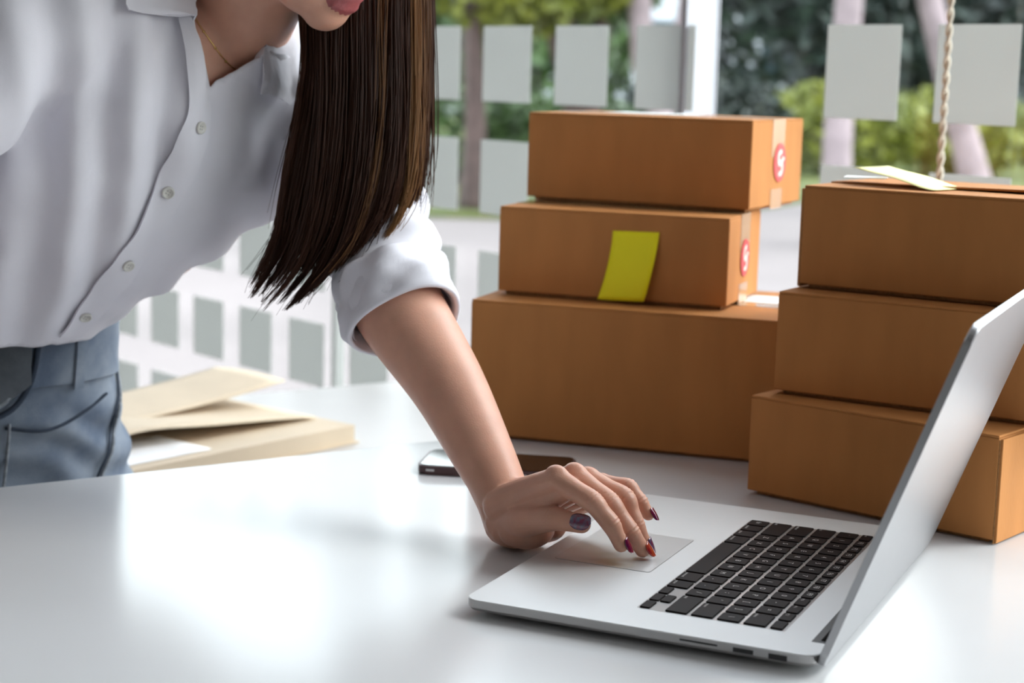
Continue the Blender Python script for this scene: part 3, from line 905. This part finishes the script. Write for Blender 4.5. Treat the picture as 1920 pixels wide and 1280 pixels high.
# --- right arm, resting on the desk outside the picture
rhand = [round_tube([REL, REL.lerp(RWR, .4), RWR], [.038, .034, .022], 20, 5)]
rd_ = V((.42, -.90, -.10)).normalized(); rs_ = V((-.90, -.42, 0)).normalized()
for k, (o, L_) in enumerate(((-.024, .060), (-.008, .072), (.009, .068), (.025, .054))):
    a = RWR + rs_ * o * .6; m = RWR + rd_ * .070 + rs_ * o + V((0, 0, -.008))
    rhand.append(round_tube([a, a.lerp(m, .5), m], [.016, .0135, .0105], 14, 4))
    rhand.append(round_tube([m, m + rd_ * L_ * .45 + V((0, 0, -.002)), m + rd_ * L_ * .8 + V((0, 0, -.010)), m + rd_ * L_ + V((0, 0, -.018))], [.0098, .0085, .0075, .006], 14, 4))
rhand.append(round_tube([RWR + rs_ * -.016 + V((0, 0, -.012)), RWR + rd_ * .035 + rs_ * -.034 + V((0, 0, -.020)), RWR + rd_ * .075 + rs_ * -.050 + V((0, 0, -.028))], [.015, .0115, .008], 14, 5))
for v_ in rhand:
    for i in range(len(v_[0])):
        if v_[0][i].z < .0012: v_[0][i].z = .0012

me_head = remesh(head + chest, .0034, 7, .5)
me_hand = remesh(hand, .00105, 6, .5)
me_rh = remesh(rhand, .0025, 4, .5)
bm = bmesh.new()
for me in (me_head, me_hand, me_rh): bm.from_mesh(me)
# skin creases over the finger joints
bm.normal_update()
joints_ = []
for k in list(FING) + ['thumb']:
    J = [V(j) for j in (FING[k] if k != 'thumb' else THUMB)]
    for i in ((1, 2) if k != 'thumb' else (2,)):
        joints_.append((J[i], (J[i + 1] - J[i - 1]).normalized(), .0046 if i == 1 else .0034))
cre = []
for v in bm.verts:
    if v.co.y > 1.40 or v.co.x < 0: continue
    for (c_, d_, sg) in joints_:
        e_ = v.co - c_
        if e_.length > .016: continue
        s_ = e_.dot(d_); dors = v.normal.dot(V((.35, -.45, .80)))
        if dors < 0: continue
        cre.append((v, v.normal * (.00034 * math.sin(2 * math.pi * s_ / .0031) * math.exp(-(s_ / sg) ** 2) * min(1, dors * 1.6))))
for v, d_ in cre: v.co += d_
# keep the heel of the hand and the finger pads on what they touch
for v in bm.verts:
    if -.05 < v.co.x < .13 and v.co.y < 1.40 and v.co.z < .0006: v.co.z = .0006
body_me = bpy.data.meshes.new('body'); bm.to_mesh(body_me); bm.free()
body = pmesh('body', body_me, 'skin')
body.data.materials.append(MATS['lip'])
lc = hp(0, .097, -.0780)
for p in body_me.polygons:
    d = V(p.center) - lc
    s, f_, u_ = d.dot(hl), d.dot(fd), d.dot(hu)
    if f_ > -.014 and (s / .0215) ** 2 + (u_ / .0125) ** 2 < 1: p.material_index = 1
for me in (me_head, me_hand, me_rh): bpy.data.meshes.remove(me)

# --- nails
def nail(name, tip, root, dorsal, w, L_, r, m):
    tip = V(tip); d = (tip - V(root)).normalized(); n = V(dorsal); n = (n - d * n.dot(d)).normalized(); s = d.cross(n)
    nu, nv = 10, 12; vs = []; fs = []
    for j in range(nv + 1):
        v = j / nv
        y = (-.42 + v) * L_
        half = w / 2 * (1 if v < .45 else math.sqrt(max(0, 1 - ((v - .45) / .55) ** 2)) ** .8) * (1 if v > .35 else math.sqrt(max(.25, 1 - ((.35 - v) / .42) ** 2)))
        for i in range(nu + 1):
            x = (i / nu * 2 - 1) * half
            hgt = math.sqrt(max(0, (r + .0004) ** 2 - x * x)) + .0003 - .0022 * max(0, v - .45) ** 1.5
            vs.append(tip + d * (y + .0015) + s * x + n * hgt)
    for j in range(nv):
        for i in range(nu):
            a = j * (nu + 1) + i; fs.append((a, a + 1, a + nu + 2, a + nu + 1))
    o = mk(name, vs, fs, m, None, True)
    md = o.modifiers.new('thick', 'SOLIDIFY'); md.thickness = .0007; md.offset = 0
    o.parent = body; return o
upd = V((.75, -.35, .55))
nm = {'index': 'nail_red', 'middle': 'nail_orange', 'ring': 'nail_purple', 'little': 'nail_red'}
for k in FING:
    nail('fingernail', FING[k][3], FING[k][2], upd, .0098 if k != 'little' else .0082, .0135 if k != 'little' else .0115, FR[k][3], nm[k])
nail('fingernail', THUMB[3], THUMB[2], (-.25, -.85, .50), .0128, .0180, THUMB_R[3], 'nail_purple')
# --- eyes (outside the picture, for other views)
for s in (-1, 1):
    e = mk('eye', *ellipsoid_vf(hp(s * .031, .0655, -.0055), HX, .0125, .0122, .0100), 'eye_white', None, True); e.parent = body
    i_ = mk('iris', *ellipsoid_vf(hp(s * .031, .0755, -.0078), HX, .0052, .0026, .0050, 16, 10), 'eye_dark', None, True); i_.parent = body
    e2 = mk('brow', *round_tube([hp(s * .015, .088, .020), hp(s * .032, .084, .025), hp(s * .050, .070, .018)], [.003, .0035, .002], 8, 4), 'eye_dark', None, True)
    e2.parent = body
body.matrix_parent_inverse = PI_

# --- shirt
def wobble(P, sc): return noise.noise(V(P) * sc)
shirt_parts = [torso_vf([(-.12, .094, .098, .10, -.052), (-.03, .094, .104, .105, -.052), (.05, .097, .109, .108, -.050), (.12, .107, .115, .110, -.044), (.19, .124, .122, .112, -.032),
                         (.25, .144, .124, .112, -.017), (.30, .154, .116, .108, -.004), (.35, .156, .096, .096, 0), (.388, .140, .074, .080, 0), (.418, .102, .056, .068, 0), (.445, .070, .046, .060, 0)], 48, 2.08),
               round_tube([tp(-.150, .358, -.004), tp(-.08, .385, -.006), tp(.08, .385, -.006), tp(.135, .358, -.004)], [.056, .050, .050, .053], 20, 5),
               round_tube(SLEEVE, SLEEVE_R, 28, 8),
               round_tube([tp(-.145, .345, -.002), RSH, (RSH + REL) / 2, REL * .9 + RWR * .1], [.062, .061, .060, .054], 24, 6)]
sm = remesh(shirt_parts, .0048, 10, .5)
bm = bmesh.new(); bm.from_mesh(sm); bpy.data.meshes.remove(sm)
bm.normal_update()
cax = (V(SLEEVE[0]) - V(SLEEVE[1])).normalized(); cuff0 = V(SLEEVE[0]) + cax * .004
rax = (REL * .9 + RWR * .1 - REL).normalized(); rc0 = REL * .9 + RWR * .1
neck_a = TNB + tu * .02 - tf * .006; neck_d = tu
moves = []
for v in bm.verts:
    P = v.co.copy(); p, q, r = tc(P)
    dl = (P - V(SLEEVE[2])).length
    h = P.x * .84 + P.y * .54                       # across the vertical folds
    amp = 0.0
    if (P - V(SLEEVE[1])).length > .16:
        w = max(0, min(1, (r + .02) / .06))
        fold = math.sin(2 * math.pi * h / .052 + 3.2 * wobble(P, 6) + 1.0)
        side = max(0, min(1, (-.010 - p) / .05))
        amp += .0052 * fold * w * side * max(0, min(1, (q - .03) / .1))
        amp += .0040 * wobble((P.x * 9, P.y * 9, P.z * 16), 1.0) * w
        amp += .0026 * wobble(P, 30) * w
        # pull lines that run from the buttons to the armhole
        lw = max(0, min(1, (p - .015) / .04))
        amp += .0035 * math.sin(2 * math.pi * (q * .9 + p * .55) / .062 + 2.5 * wobble(P, 7)) * w * lw
    else:
        s_ = (P - V(SLEEVE[0])).dot(-cax)
        ang = wobble(P, 9)
        amp += .0050 * math.sin(s_ * 150 + 5 * ang + 14 * (P.x + P.z)) * max(0, min(1, (s_ - .035) / .03)) + .002 * wobble(P, 40)
    moves.append((v, v.normal * amp))
for v, d in moves: v.co += d
kill = []
for f in bm.faces:
    P = f.calc_center_median(); p, q, r = tc(P)
    hem = .120 + .008 * wobble((P.x * 8, P.y * 8, 0), 1.0) + (.006 if p > .06 else 0)
    if P.z < hem and P.y > 1.45 and P.x < -.2: kill.append(f); continue
    if (P - cuff0).dot(cax) > -.002 and (P - cuff0).length < .07: kill.append(f); continue
    if (P - rc0).dot(rax) > -.002 and (P - rc0).length < .08: kill.append(f); continue
    # neck opening and open collar
    nd = P - neck_a; ax_ = nd.dot(neck_d); dn_ = (nd - neck_d * ax_).length
    if (dn_ < .054 and q > .430) or (dn_ < .075 and q > .437): kill.append(f); continue
    qe = .3885 + 1.12 * abs(p + .036)
    if r > -.02 and q > qe and -.078 < p < .062: kill.append(f); continue
bmesh.ops.delete(bm, geom=kill, context='FACES')
for _ in range(3):
    bv = [v for v in bm.verts if v.is_boundary]
    mv = []
    for v in bv:
        nb = [e.other_vert(v).co for e in v.link_edges if e.is_boundary]
        if len(nb) == 2: mv.append((v, (nb[0] + nb[1]) * .25 + v.co * .5))
    for v, c_ in mv: v.co = c_
sme = bpy.data.meshes.new('shirt'); bm.to_mesh(sme); bm.free()
shirt = pmesh('shirt', sme, 'shirt')
md = shirt.modifiers.new('thick', 'SOLIDIFY'); md.thickness = .0014; md.offset = -1
sbm = bmesh.new(); sbm.from_mesh(sme); SB = BVHTree.FromBMesh(sbm)
def on_shirt(p, q, lift=.0):
    """point on the shirt front at torso coordinates"""
    hit, n, i, d = SB.ray_cast(tp(p, q, .4), -tf, .6)
    if hit is None: return tp(p, q, .08), tf.copy()
    if n.dot(tf) < 0: n = -n
    return hit + n * lift, n

# rolled cuff
def cuff_ring(c, ax, r, L_, name):
    ax = V(ax).normalized(); vs = []; fs = []; n = 72
    x = ax.orthogonal().normalized(); y = ax.cross(x)
    prof = [(-L_ * 1.0, r + .0020), (-L_ * .985, r + .0052), (-L_ * .93, r + .0060), (-L_ * .80, r + .0057), (-L_ * .65, r + .0056), (-L_ * .5, r + .0058), (-L_ * .36, r + .0055), (-L_ * .2, r + .0052), (-L_ * .10, r + .0050), (-.0006, r + .0044), (.0008, r + .0028), (.0006, r + .0008), (-.0008, r + .0000), (-L_ * .2, r - .0016), (-L_ * .4, r - .0020)]
    for (s, rr) in prof:
        for k in range(n):
            a = 2 * math.pi * k / n
            w = .0028 * math.sin(3 * a + s * 75) + .0026 * math.sin(6 * a + 1 - s * 130) * min(1, max(0, -s / .012)) + .0010 * math.sin(11 * a + s * 200) * min(1, max(0, -s / .012))
            vs.append(V(c) + ax * (s + .0016 * math.sin(2 * a + 1)) + (x * math.cos(a) + y * math.sin(a)) * (rr + w))
    m_ = len(prof)
    for i in range(m_ - 1):
        for k in range(n): fs.append((i * n + k, i * n + (k + 1) % n, (i + 1) * n + (k + 1) % n, (i + 1) * n + k))
    o = mk(name, vs, fs, 'shirt', None, True); o.parent = shirt
    return o
cuff_ring(cuff0 + cax * .004, cax, .0470, .050, 'cuff')
cuff_ring(rc0 + rax * .004, rax, .0500, .036, 'cuff')

# placket with edge ridge, stitching bulge and buttons
def ribbon(name, rows, m, parent, th):
    """rows: list of lists of (point, normal); solid band"""
    nr = len(rows); nc = len(rows[0]); vs = []; fs = []
    for s in (0, 1):
        for r in rows:
            for (P, n) in r: vs.append(P + n * (th * s))
    o = nr * nc
    for i in range(nr - 1):
        for j in range(nc - 1):
            a = i * nc + j
            fs.append((a, a + nc, a + nc + 1, a + 1)); fs.append((o + a, o + a + 1, o + a + nc + 1, o + a + nc))
        a = i * nc; fs.append((a, o + a, o + a + nc, a + nc)); a = i * nc + nc - 1; fs.append((a, a + nc, o + a + nc, o + a))
    for j in range(nc - 1):
        a = j; fs.append((a, a + 1, o + a + 1, o + a)); a = (nr - 1) * nc + j; fs.append((a, o + a, o + a + 1, a + 1))
    x = mk(name, vs, fs, m, None, True); x.data.set_sharp_from_angle(angle=math.radians(42)); x.parent = parent; return x
rowsP = []
q = .335
PLW = .0135
qs = [.4300 - .0055 * i for i in range(74)]
PT = [(.10, -.021), (.1473, -.024), (.1816, -.0277), (.2217, -.0300), (.2635, -.0330), (.2966, -.0338), (.3287, -.0355), (.3618, -.0387), (.3854, -.0455), (.4061, -.0560), (.4300, -.0730)]
def place_p(q):
    for (a_, x), (b_, y) in zip(PT[:-1], PT[1:]):
        if q <= b_: return x + (y - x) * (q - a_) / (b_ - a_)
    return PT[-1][1]
for q in qs:
    pc = place_p(q)
    row = []
    for j in range(7):
        s = j / 6 * 2 - 1
        P, n = on_shirt(pc + s * PLW + .0012 * math.sin(q * 160 + s), q)
        row.append((P + n * (.0022 + .0012 * math.sin(q * 95 + 1.3) - .0006 * s), n))
    if row[3][0].z < .130: break
    rowsP.append(row)
# smooth the strip along its length
for _ in range(3):
    nr_ = []
    for i, r in enumerate(rowsP):
        a = rowsP[max(i - 1, 0)]; b = rowsP[min(i + 1, len(rowsP) - 1)]
        nr_.append([((a[j][0] + r[j][0] * 2 + b[j][0]) / 4, (a[j][1] + r[j][1] * 2 + b[j][1]).normalized()) for j in range(len(r))])
    rowsP = nr_
ribbon('placket', rowsP, 'shirt', shirt, .0021)
def button(P, n, ax):
    n = n.normalized(); x = (ax - n * ax.dot(n)).normalized(); y = n.cross(x); vs = []; fs = []; N = 28
    for (r, z) in ((.0, .0012), (.0036, .0012), (.0042, .0021), (.0050, .0024), (.0056, .0017), (.0056, .0), (.0, 0)):
        for k in range(N):
            a = 2 * math.pi * k / N; vs.append(P + (x * math.cos(a) + y * math.sin(a)) * r + n * z)
    for i in range(6):
        for k in range(N): fs.append((i * N + k, i * N + (k + 1) % N, (i + 1) * N + (k + 1) % N, (i + 1) * N + k))
    b = mk('button', vs, fs, 'button', None, True); b.parent = shirt
    for sx in (-1, 1):
        for sy in (-1, 1):
            h = mk('thread_hole', *ellipsoid_vf(P + x * (.0013 * sx) + y * (.0013 * sy) + n * .0012, (x, y, n), .0007, .0007, .0004, 8, 6), 'thread'); h.parent = b
for qb in (.3618, .2966, .2217, .1480):
    i = min(range(len(rowsP)), key=lambda k: abs(tc(rowsP[k][3][0])[1] - qb))
    P, n = rowsP[i][3]; button(P + n * .0022, n, tu)
# collar: a band folded over round the neck that ends in two wings
def collar():
    nape = TNB + tu * .075 - tf * .062
    T = [(-.2300, 1.5530, .3946), (-.2281, 1.5560, .4027), (-.2253, 1.5700, .4139), (-.2224, 1.5970, .4271), (-.2206, 1.6300, .4385), nape + tl * .035 + tf * .004, nape,
         nape - tl * .040 + tf * .006, (-.2828, 1.5600, .4693), (-.2834, 1.5300, .4515), (-.2829, 1.5170, .4372), (-.2810, 1.5140, .4267)]
    O = [(-.2312, 1.5530, .3596), (-.2187, 1.5660, .3574), (-.2069, 1.5800, .3512), (-.2008, 1.5880, .3774), (-.2070, 1.6300, .4192), nape + tl * .065 - tf * .012 - tu * .030, nape - tf * .026 - tu * .034,
         nape - tl * .070 - tf * .008 - tu * .026, (-.3191, 1.5400, .4810), (-.3316, 1.4900, .4550), (-.3314, 1.4760, .4285), (-.2842, 1.5090, .4255)]
    T = cr([V(p) for p in T], 0, 4); O = cr([V(p) for p in O], 0, 4)
    rows_ = []
    for i, (a, b) in enumerate(zip(T, O)):
        out = (b - (TNB + tu * .03)).normalized()
        r = []
        for j in range(8):
            f = j / 7
            r.append(a.lerp(b, f) + out * (.006 * math.sin(math.pi * min(1, f * 1.15)) + .0010 * math.sin(i * 1.9 + j)))
        inner = [a - out * .001 - tu * .016, a - out * .001 - tu * .006]
        rows_.append(inner + r)
    rr = []
    N = len(rows_) - 1; C_ = len(rows_[0]) - 1
    for i, r in enumerate(rows_):
        o = []
        for j, P in enumerate(r):
            x = rows_[min(i + 1, N)][j] - rows_[max(i - 1, 0)][j]; y = r[min(j + 1, C_)] - r[max(j - 1, 0)]
            n = x.cross(y); n = n.normalized() if n.length > 1e-9 else tf
            o.append((P, n))
        rr.append(o)
    return ribbon('collar', rr, 'shirt', shirt, .0015)
collar()
shirt.matrix_parent_inverse = PI_

# necklace: fine gold chain with small beads
hbm = bmesh.new(); hbm.from_mesh(body_me); HB = BVHTree.FromBMesh(hbm)
nk = []
for k in range(90):
    a = 2 * math.pi * k / 90
    d = (tl * math.cos(a) + tf * math.sin(a))
    c0 = tp(0, .425 - .022 * max(0, math.sin(a)) ** 2, -.004)
    hit, n, i, dist = HB.ray_cast(c0 + d * .14, -d, .14)
    nk.append((hit + d * .0012) if hit else c0 + d * .055)
nko = pmk('necklace', *tube_vf(nk, .0005, 6, closed=True), 'gold')
for k in range(0, 90, 4):
    b = mk('bead', *ellipsoid_vf(nk[k] + (nk[k] - tp(0, .41, 0)).normalized() * .0006, HX, .0013, .0013, .0013, 8, 6), 'gold', None, True); b.parent = nko

# --- jeans
jl = V((.83, .56, 0)).normalized(); jf = V((.56, -.83, 0)).normalized()
def jring(c, a, bf, bb, z, n=44, ex=2.25):
    o = []
    for k in range(n):
        t = 2 * math.pi * k / n; cc, ss = math.cos(t), math.sin(t)
        x = math.copysign(abs(cc) ** (2 / ex), cc) * a; y = math.copysign(abs(ss) ** (2 / ex), ss) * (bf if ss > 0 else bb)
        o.append(V((c[0], c[1], z)) + jl * x + jf * y)
    return o
def jloft(rings):
    n = len(rings[0]); vs = [v for r in rings for v in r]; fs = []
    for i in range(len(rings) - 1):
        for k in range(n): fs.append((i * n + k, i * n + (k + 1) % n, (i + 1) * n + (k + 1) % n, (i + 1) * n + k))
    fs.append(tuple(range(n))[::-1]); fs.append(tuple((len(rings) - 1) * n + k for k in range(n)))
    return vs, fs
JR = [((-.516, 1.680), .120, .092, .095, .175), ((-.526, 1.688), .125, .097, .10, .085), ((-.535, 1.698), .140, .108, .115, .035),
      ((-.548, 1.712), .158, .118, .13, -.02), ((-.555, 1.722), .168, .120, .135, -.08), ((-.56, 1.73), .165, .115, .13, -.14)]
jparts = [jloft([jring(*r) for r in JR])]
FEET = []
for s in (-1, 1):
    hip = V((-.56, 1.73, -.12)) + jl * (s * .082); knee = hip + V((0, 0, -.30)) + jl * (s * .03) + jf * .0; ank = V((knee.x, knee.y, -.665)) + jl * (s * .02) - jf * .03
    jparts.append(round_tube([hip, knee, ank], [.092, .070, .062], 24, 6)); FEET.append(ank)
jm = remesh(jparts, .006, 8, .5)
bm = bmesh.new(); bm.from_mesh(jm); bpy.data.meshes.remove(jm); bm.normal_update()
bmesh.ops.delete(bm, geom=[f for f in bm.faces if f.calc_center_median().z > .152], context='FACES')
mv = []
for v in bm.verts:
    P = v.co
    a = .0034 * math.sin(P.z * 120 + 6 * wobble(P, 9) + 24 * (P.x + P.y)) * max(0, min(1, (.07 - P.z) / .05)) + .003 * wobble(P, 22)
    # crease where the thigh bends
    mv.append((v, v.normal * a))
for v, d in mv: v.co += d
jme = bpy.data.meshes.new('jeans'); bm.to_mesh(jme)
JB = BVHTree.FromBMesh(bm); bm.free()
jeans = pmesh('jeans', jme, 'denim')
def on_jeans(ang, z, lift=0.0):
    """ang in degrees: 90 = front, 0 = her left"""
    a = math.radians(ang); d = jl * math.cos(a) + jf * math.sin(a)
    c = V((-.535, 1.70, z))
    hit, n, i, dist = JB.ray_cast(c + d * .35, -d, .35)
    if hit is None: hit = c + d * .12
    return hit + d * lift, d
def jpart(name, rows, m, th):
    o = ribbon(name, rows, m, jeans, th); return o
# waistband with a loose overlapping tab at the front
rows_ = []
for k in range(73):
    ang = -180 + 5 * k
    rows_.append([on_jeans(ang, z, .0028) for z in (.074, .090, .108, .128, .1480)])
jpart('waistband', rows_, 'denim', .0024)
rows_ = []
for k in range(21):
    t = k / 20; ang = 172 - 86 * t
    lowz = .046 + .034 * max(0, (t - .55) / .45) ** 2
    rows_.append([on_jeans(ang, lowz + (.146 - lowz) * j / 6, .010 + .006 * t) for j in range(7)])
jpart('waist_tab', rows_, 'denim_gray', .0026)
def seam(name, pts, r, m='denim_seam', lift=.003):
    P = [on_jeans(a, z, lift)[0] for a, z in pts]
    o = mk(name, *tube_vf(cr(P, 0, 6), r, 6), m, None, True); o.parent = jeans; return o
seam('tab_edge_and_shade', [(172, .047), (140, .046), (116, .050), (100, .060), (92, .078), (88, .100), (86, .144)], .0022, 'denim_seam', .016)
seam('tab_edge_and_shade', [(172, .040), (138, .038), (112, .042), (95, .053), (86, .074), (82, .10), (80, .144)], .0030, 'denim_dark', .008)  # dark tube that paints the shaded gap beneath the tab
seam('side_seam', [(22, .072), (30, .050), (36, .036), (34, .016), (40, -.004), (43, -.03), (44, -.06), (44, -.14)], .0012, 'denim_dark', .0026)
seam('side_seam', [(19, .072), (27, .050), (33, .036), (31, .016), (37, -.004), (40, -.03), (41, -.06), (41, -.14)], .0022, 'denim_seam', .0026)
seam('pocket_seam', [(96, .036), (76, .030), (56, .040), (40, .056)], .0016, 'denim_dark', .0028)
seam('fly_seam', [(94, .04), (95, .0), (98, -.05), (102, -.1)], .0016, 'denim_seam', .0028)
for ang in (60, 0, -60, -120, 150):
    rows_ = [[on_jeans(ang + d, z, .0058) for d in (-2.6, 0, 2.6)] for z in (.068, .080, .100, .122, .147)]
    jpart('belt_loop', rows_, 'denim', .0022)
jeans.matrix_parent_inverse = PI_
# --- shoes
for s, ank in zip((-1, 1), FEET):
    c = V((ank.x, ank.y, FLOOR + .032)) + jf * .045
    sme_ = remesh([ellipsoid_vf(c + V((0, 0, -.002)), (jl, jf, V((0, 0, 1))), .042, .120, .036), round_tube([V((ank.x, ank.y, FLOOR + .04)), V((ank.x, ank.y, FLOOR + .11))], [.040, .038], 16, 3)], .006, 4)
    for v in sme_.vertices: v.co.z = max(v.co.z, FLOOR + .002)
    pmesh('shoe', sme_, 'shoe_white')

# --- hair
G = [
 [(-.1915, 1.562, .4765), (-.1905, 1.552, .3870), (-.2075, 1.540, .2921), (-.2167, 1.540, .2343), (-.2405, 1.530, .1840)],
 [(-.1698, 1.550, .4764), (-.1701, 1.530, .3503), (-.1782, 1.525, .2654), (-.1924, 1.520, .2130), (-.2200, 1.515, .1768)],
 [(-.1410, 1.545, .4769), (-.1413, 1.525, .3512), (-.1487, 1.515, .2669), (-.1665, 1.510, .2148), (-.1972, 1.505, .1740)],
 [(-.1131, 1.550, .4779), (-.1110, 1.530, .3519), (-.1173, 1.520, .2863), (-.1304, 1.515, .2438), (-.1555, 1.510, .2080)],
 [(-.0925, 1.560, .4791), (-.0882, 1.545, .3758), (-.0887, 1.535, .3052), (-.0958, 1.530, .2672), (-.1098, 1.525, .2387)],
 [(-.0842, 1.575, .4802), (-.0809, 1.560, .3759), (-.0819, 1.555, .3187), (-.0848, 1.550, .2805), (-.0888, 1.545, .2543)]]
crown = hp(.02, -.02, .108)
GR = []
for g_ in G:
    a = V(g_[0]); side_top = hp(.080, -.01, .05) + (a - hp(.085, 0, -.07)) * .5
    GR.append(cr([crown, side_top] + [V(p) for p in g_], 0, 5))
hr = random.Random(21)
NP = len(GR[0])
clumps = [(hr.uniform(0, 5), hr.uniform(-1, 1), hr.uniform(.78, 1.04), hr.random()) for _ in range(90)]
vs = []; fs = []; tint = []
def add_strand(P, r0_, t_):
    b0 = len(vs); N = len(P)
    for i, p in enumerate(P):
        tdir = (P[min(i + 1, N - 1)] - P[max(i - 1, 0)]).normalized()
        x = tdir.cross(V((.3, -1, .1))).normalized(); y = tdir.cross(x)
        r = r0_ * (1 - .75 * (i / (N - 1)) ** 2)
        for k in range(3):
            a = 2.094 * k; vs.append(p + x * (math.cos(a) * r) + y * (math.sin(a) * r)); tint.append(t_)
    for i in range(N - 1):
        for k in range(3):
            fs.append((b0 + i * 3 + k, b0 + i * 3 + (k + 1) % 3, b0 + (i + 1) * 3 + (k + 1) % 3, b0 + (i + 1) * 3 + k))
def guide_pt(u, f):
    u = max(0, min(4.999, u)); i = int(u); w = u - i
    x = f * (NP - 1); j = min(int(x), NP - 2); z = x - j
    a = GR[i][j].lerp(GR[i][j + 1], z); b = GR[i + 1][j].lerp(GR[i + 1][j + 1], z)
    return a.lerp(b, w)
for n_ in range(5200):
    cu_, cd_, cl_, ct_ = clumps[hr.randrange(len(clumps))]
    u = hr.uniform(-.02, 5); dep = hr.uniform(-1, 1)
    near = min(clumps, key=lambda c: abs(c[0] - u) * 1.6 + abs(c[1] - dep))
    L_ = near[2] * hr.uniform(.90, 1.0)
    ph1, ph2 = hr.uniform(0, 6.28), hr.uniform(0, 6.28); wv = hr.uniform(.0003, .0034)
    fly = hr.random() < .05
    P = []
    for i in range(17):
        f = i / 16 * L_
        k = max(0, (f - .35) / .65) ** 1.2 * .80
        uu = u * (1 - k) + near[0] * k; dd = dep * (1 - k) + near[1] * k
        p = guide_pt(uu, f)
        thick = .030 * min(1, f / .25)
        p = p + V((0, 1, 0)) * (dd * thick) + V((math.sin(ph1 + f * 9) * wv, math.sin(ph2 + f * 7) * wv, 0))
        if fly: p = p + V((math.sin(ph1 + f * 4) * .017 * f, 0, math.cos(ph2) * .012 * f))
        P.append(p)
    # lighter tint towards the right edge: sunlit highlight put into the strand colour
    t_ = .10 + .22 * near[3] + .10 * hr.random()
    if u > 3.3: t_ += .30 * near[3] * min(1, (u - 3.3)) + .14 * hr.random()
    if near[3] > .86 and u > 2.6: t_ += .35
    add_strand(P, hr.uniform(.00045, .0009), min(1, t_))
# hair over the back of the head, gathered behind the neck towards her left
for n_ in range(900):
    s = hr.uniform(-1, 1)
    a = crown + hl * (s * .03) + fd * hr.uniform(-.03, .05)
    P = cr([a, hp(s * .082, -.045, .055), hp(s * .066, -.100, -.02), hp(.03 + s * .045, -.098, -.08), V((-.225 + s * .02, 1.66, .40)), V((-.19 + s * .02, 1.69 + hr.uniform(-.02, .02), .33))], 0, 4)
    add_strand(P, .0011, .12 + .2 * hr.random())
for n_ in range(2200):
    s = hr.uniform(-1, 1); k_ = hr.uniform(-.2, 1)
    a = crown + hl * (-.012 + s * .01) + fd * (k_ * .075) - hu * (k_ * k_ * .030)
    sd = -1 if hr.random() < .7 else 1
    P = cr([a, hp(sd * .060, .045 * k_ - .01, .078 - .02 * abs(k_)), hp(sd * .083, .030 * k_ - .025, .030), hp(sd * .074, -.060 + .012 * k_, -.015), hp(.02 + sd * .045, -.098, -.060), V((-.230 + s * .02, 1.655, .41))], 0, 4)
    add_strand(P, .0011, .10 + .22 * hr.random())
hm = bpy.data.meshes.new('hair'); hm.from_pydata([tuple(v) for v in vs], [], fs); hm.update()
at_ = hm.attributes.new('tint', 'FLOAT', 'POINT'); at_.data.foreach_set('value', tint)
hair = pmesh('hair', hm, 'hair'); hair['kind'] = 'stuff'
# scalp under the strands
sv, sf = ellipsoid_vf(hp(0, -.016, .024), HX, .079, .098, .102, 120, 80)
keep = []
for q_ in sf:
    c = sum((sv[i] for i in q_), V()) / len(q_) - H
    if c.dot(fd) < .045 + .55 * c.dot(hu) - .02 or c.dot(hu) > .085: keep.append(q_)
sc = pmk('scalp_hair', sv, keep, 'hair')
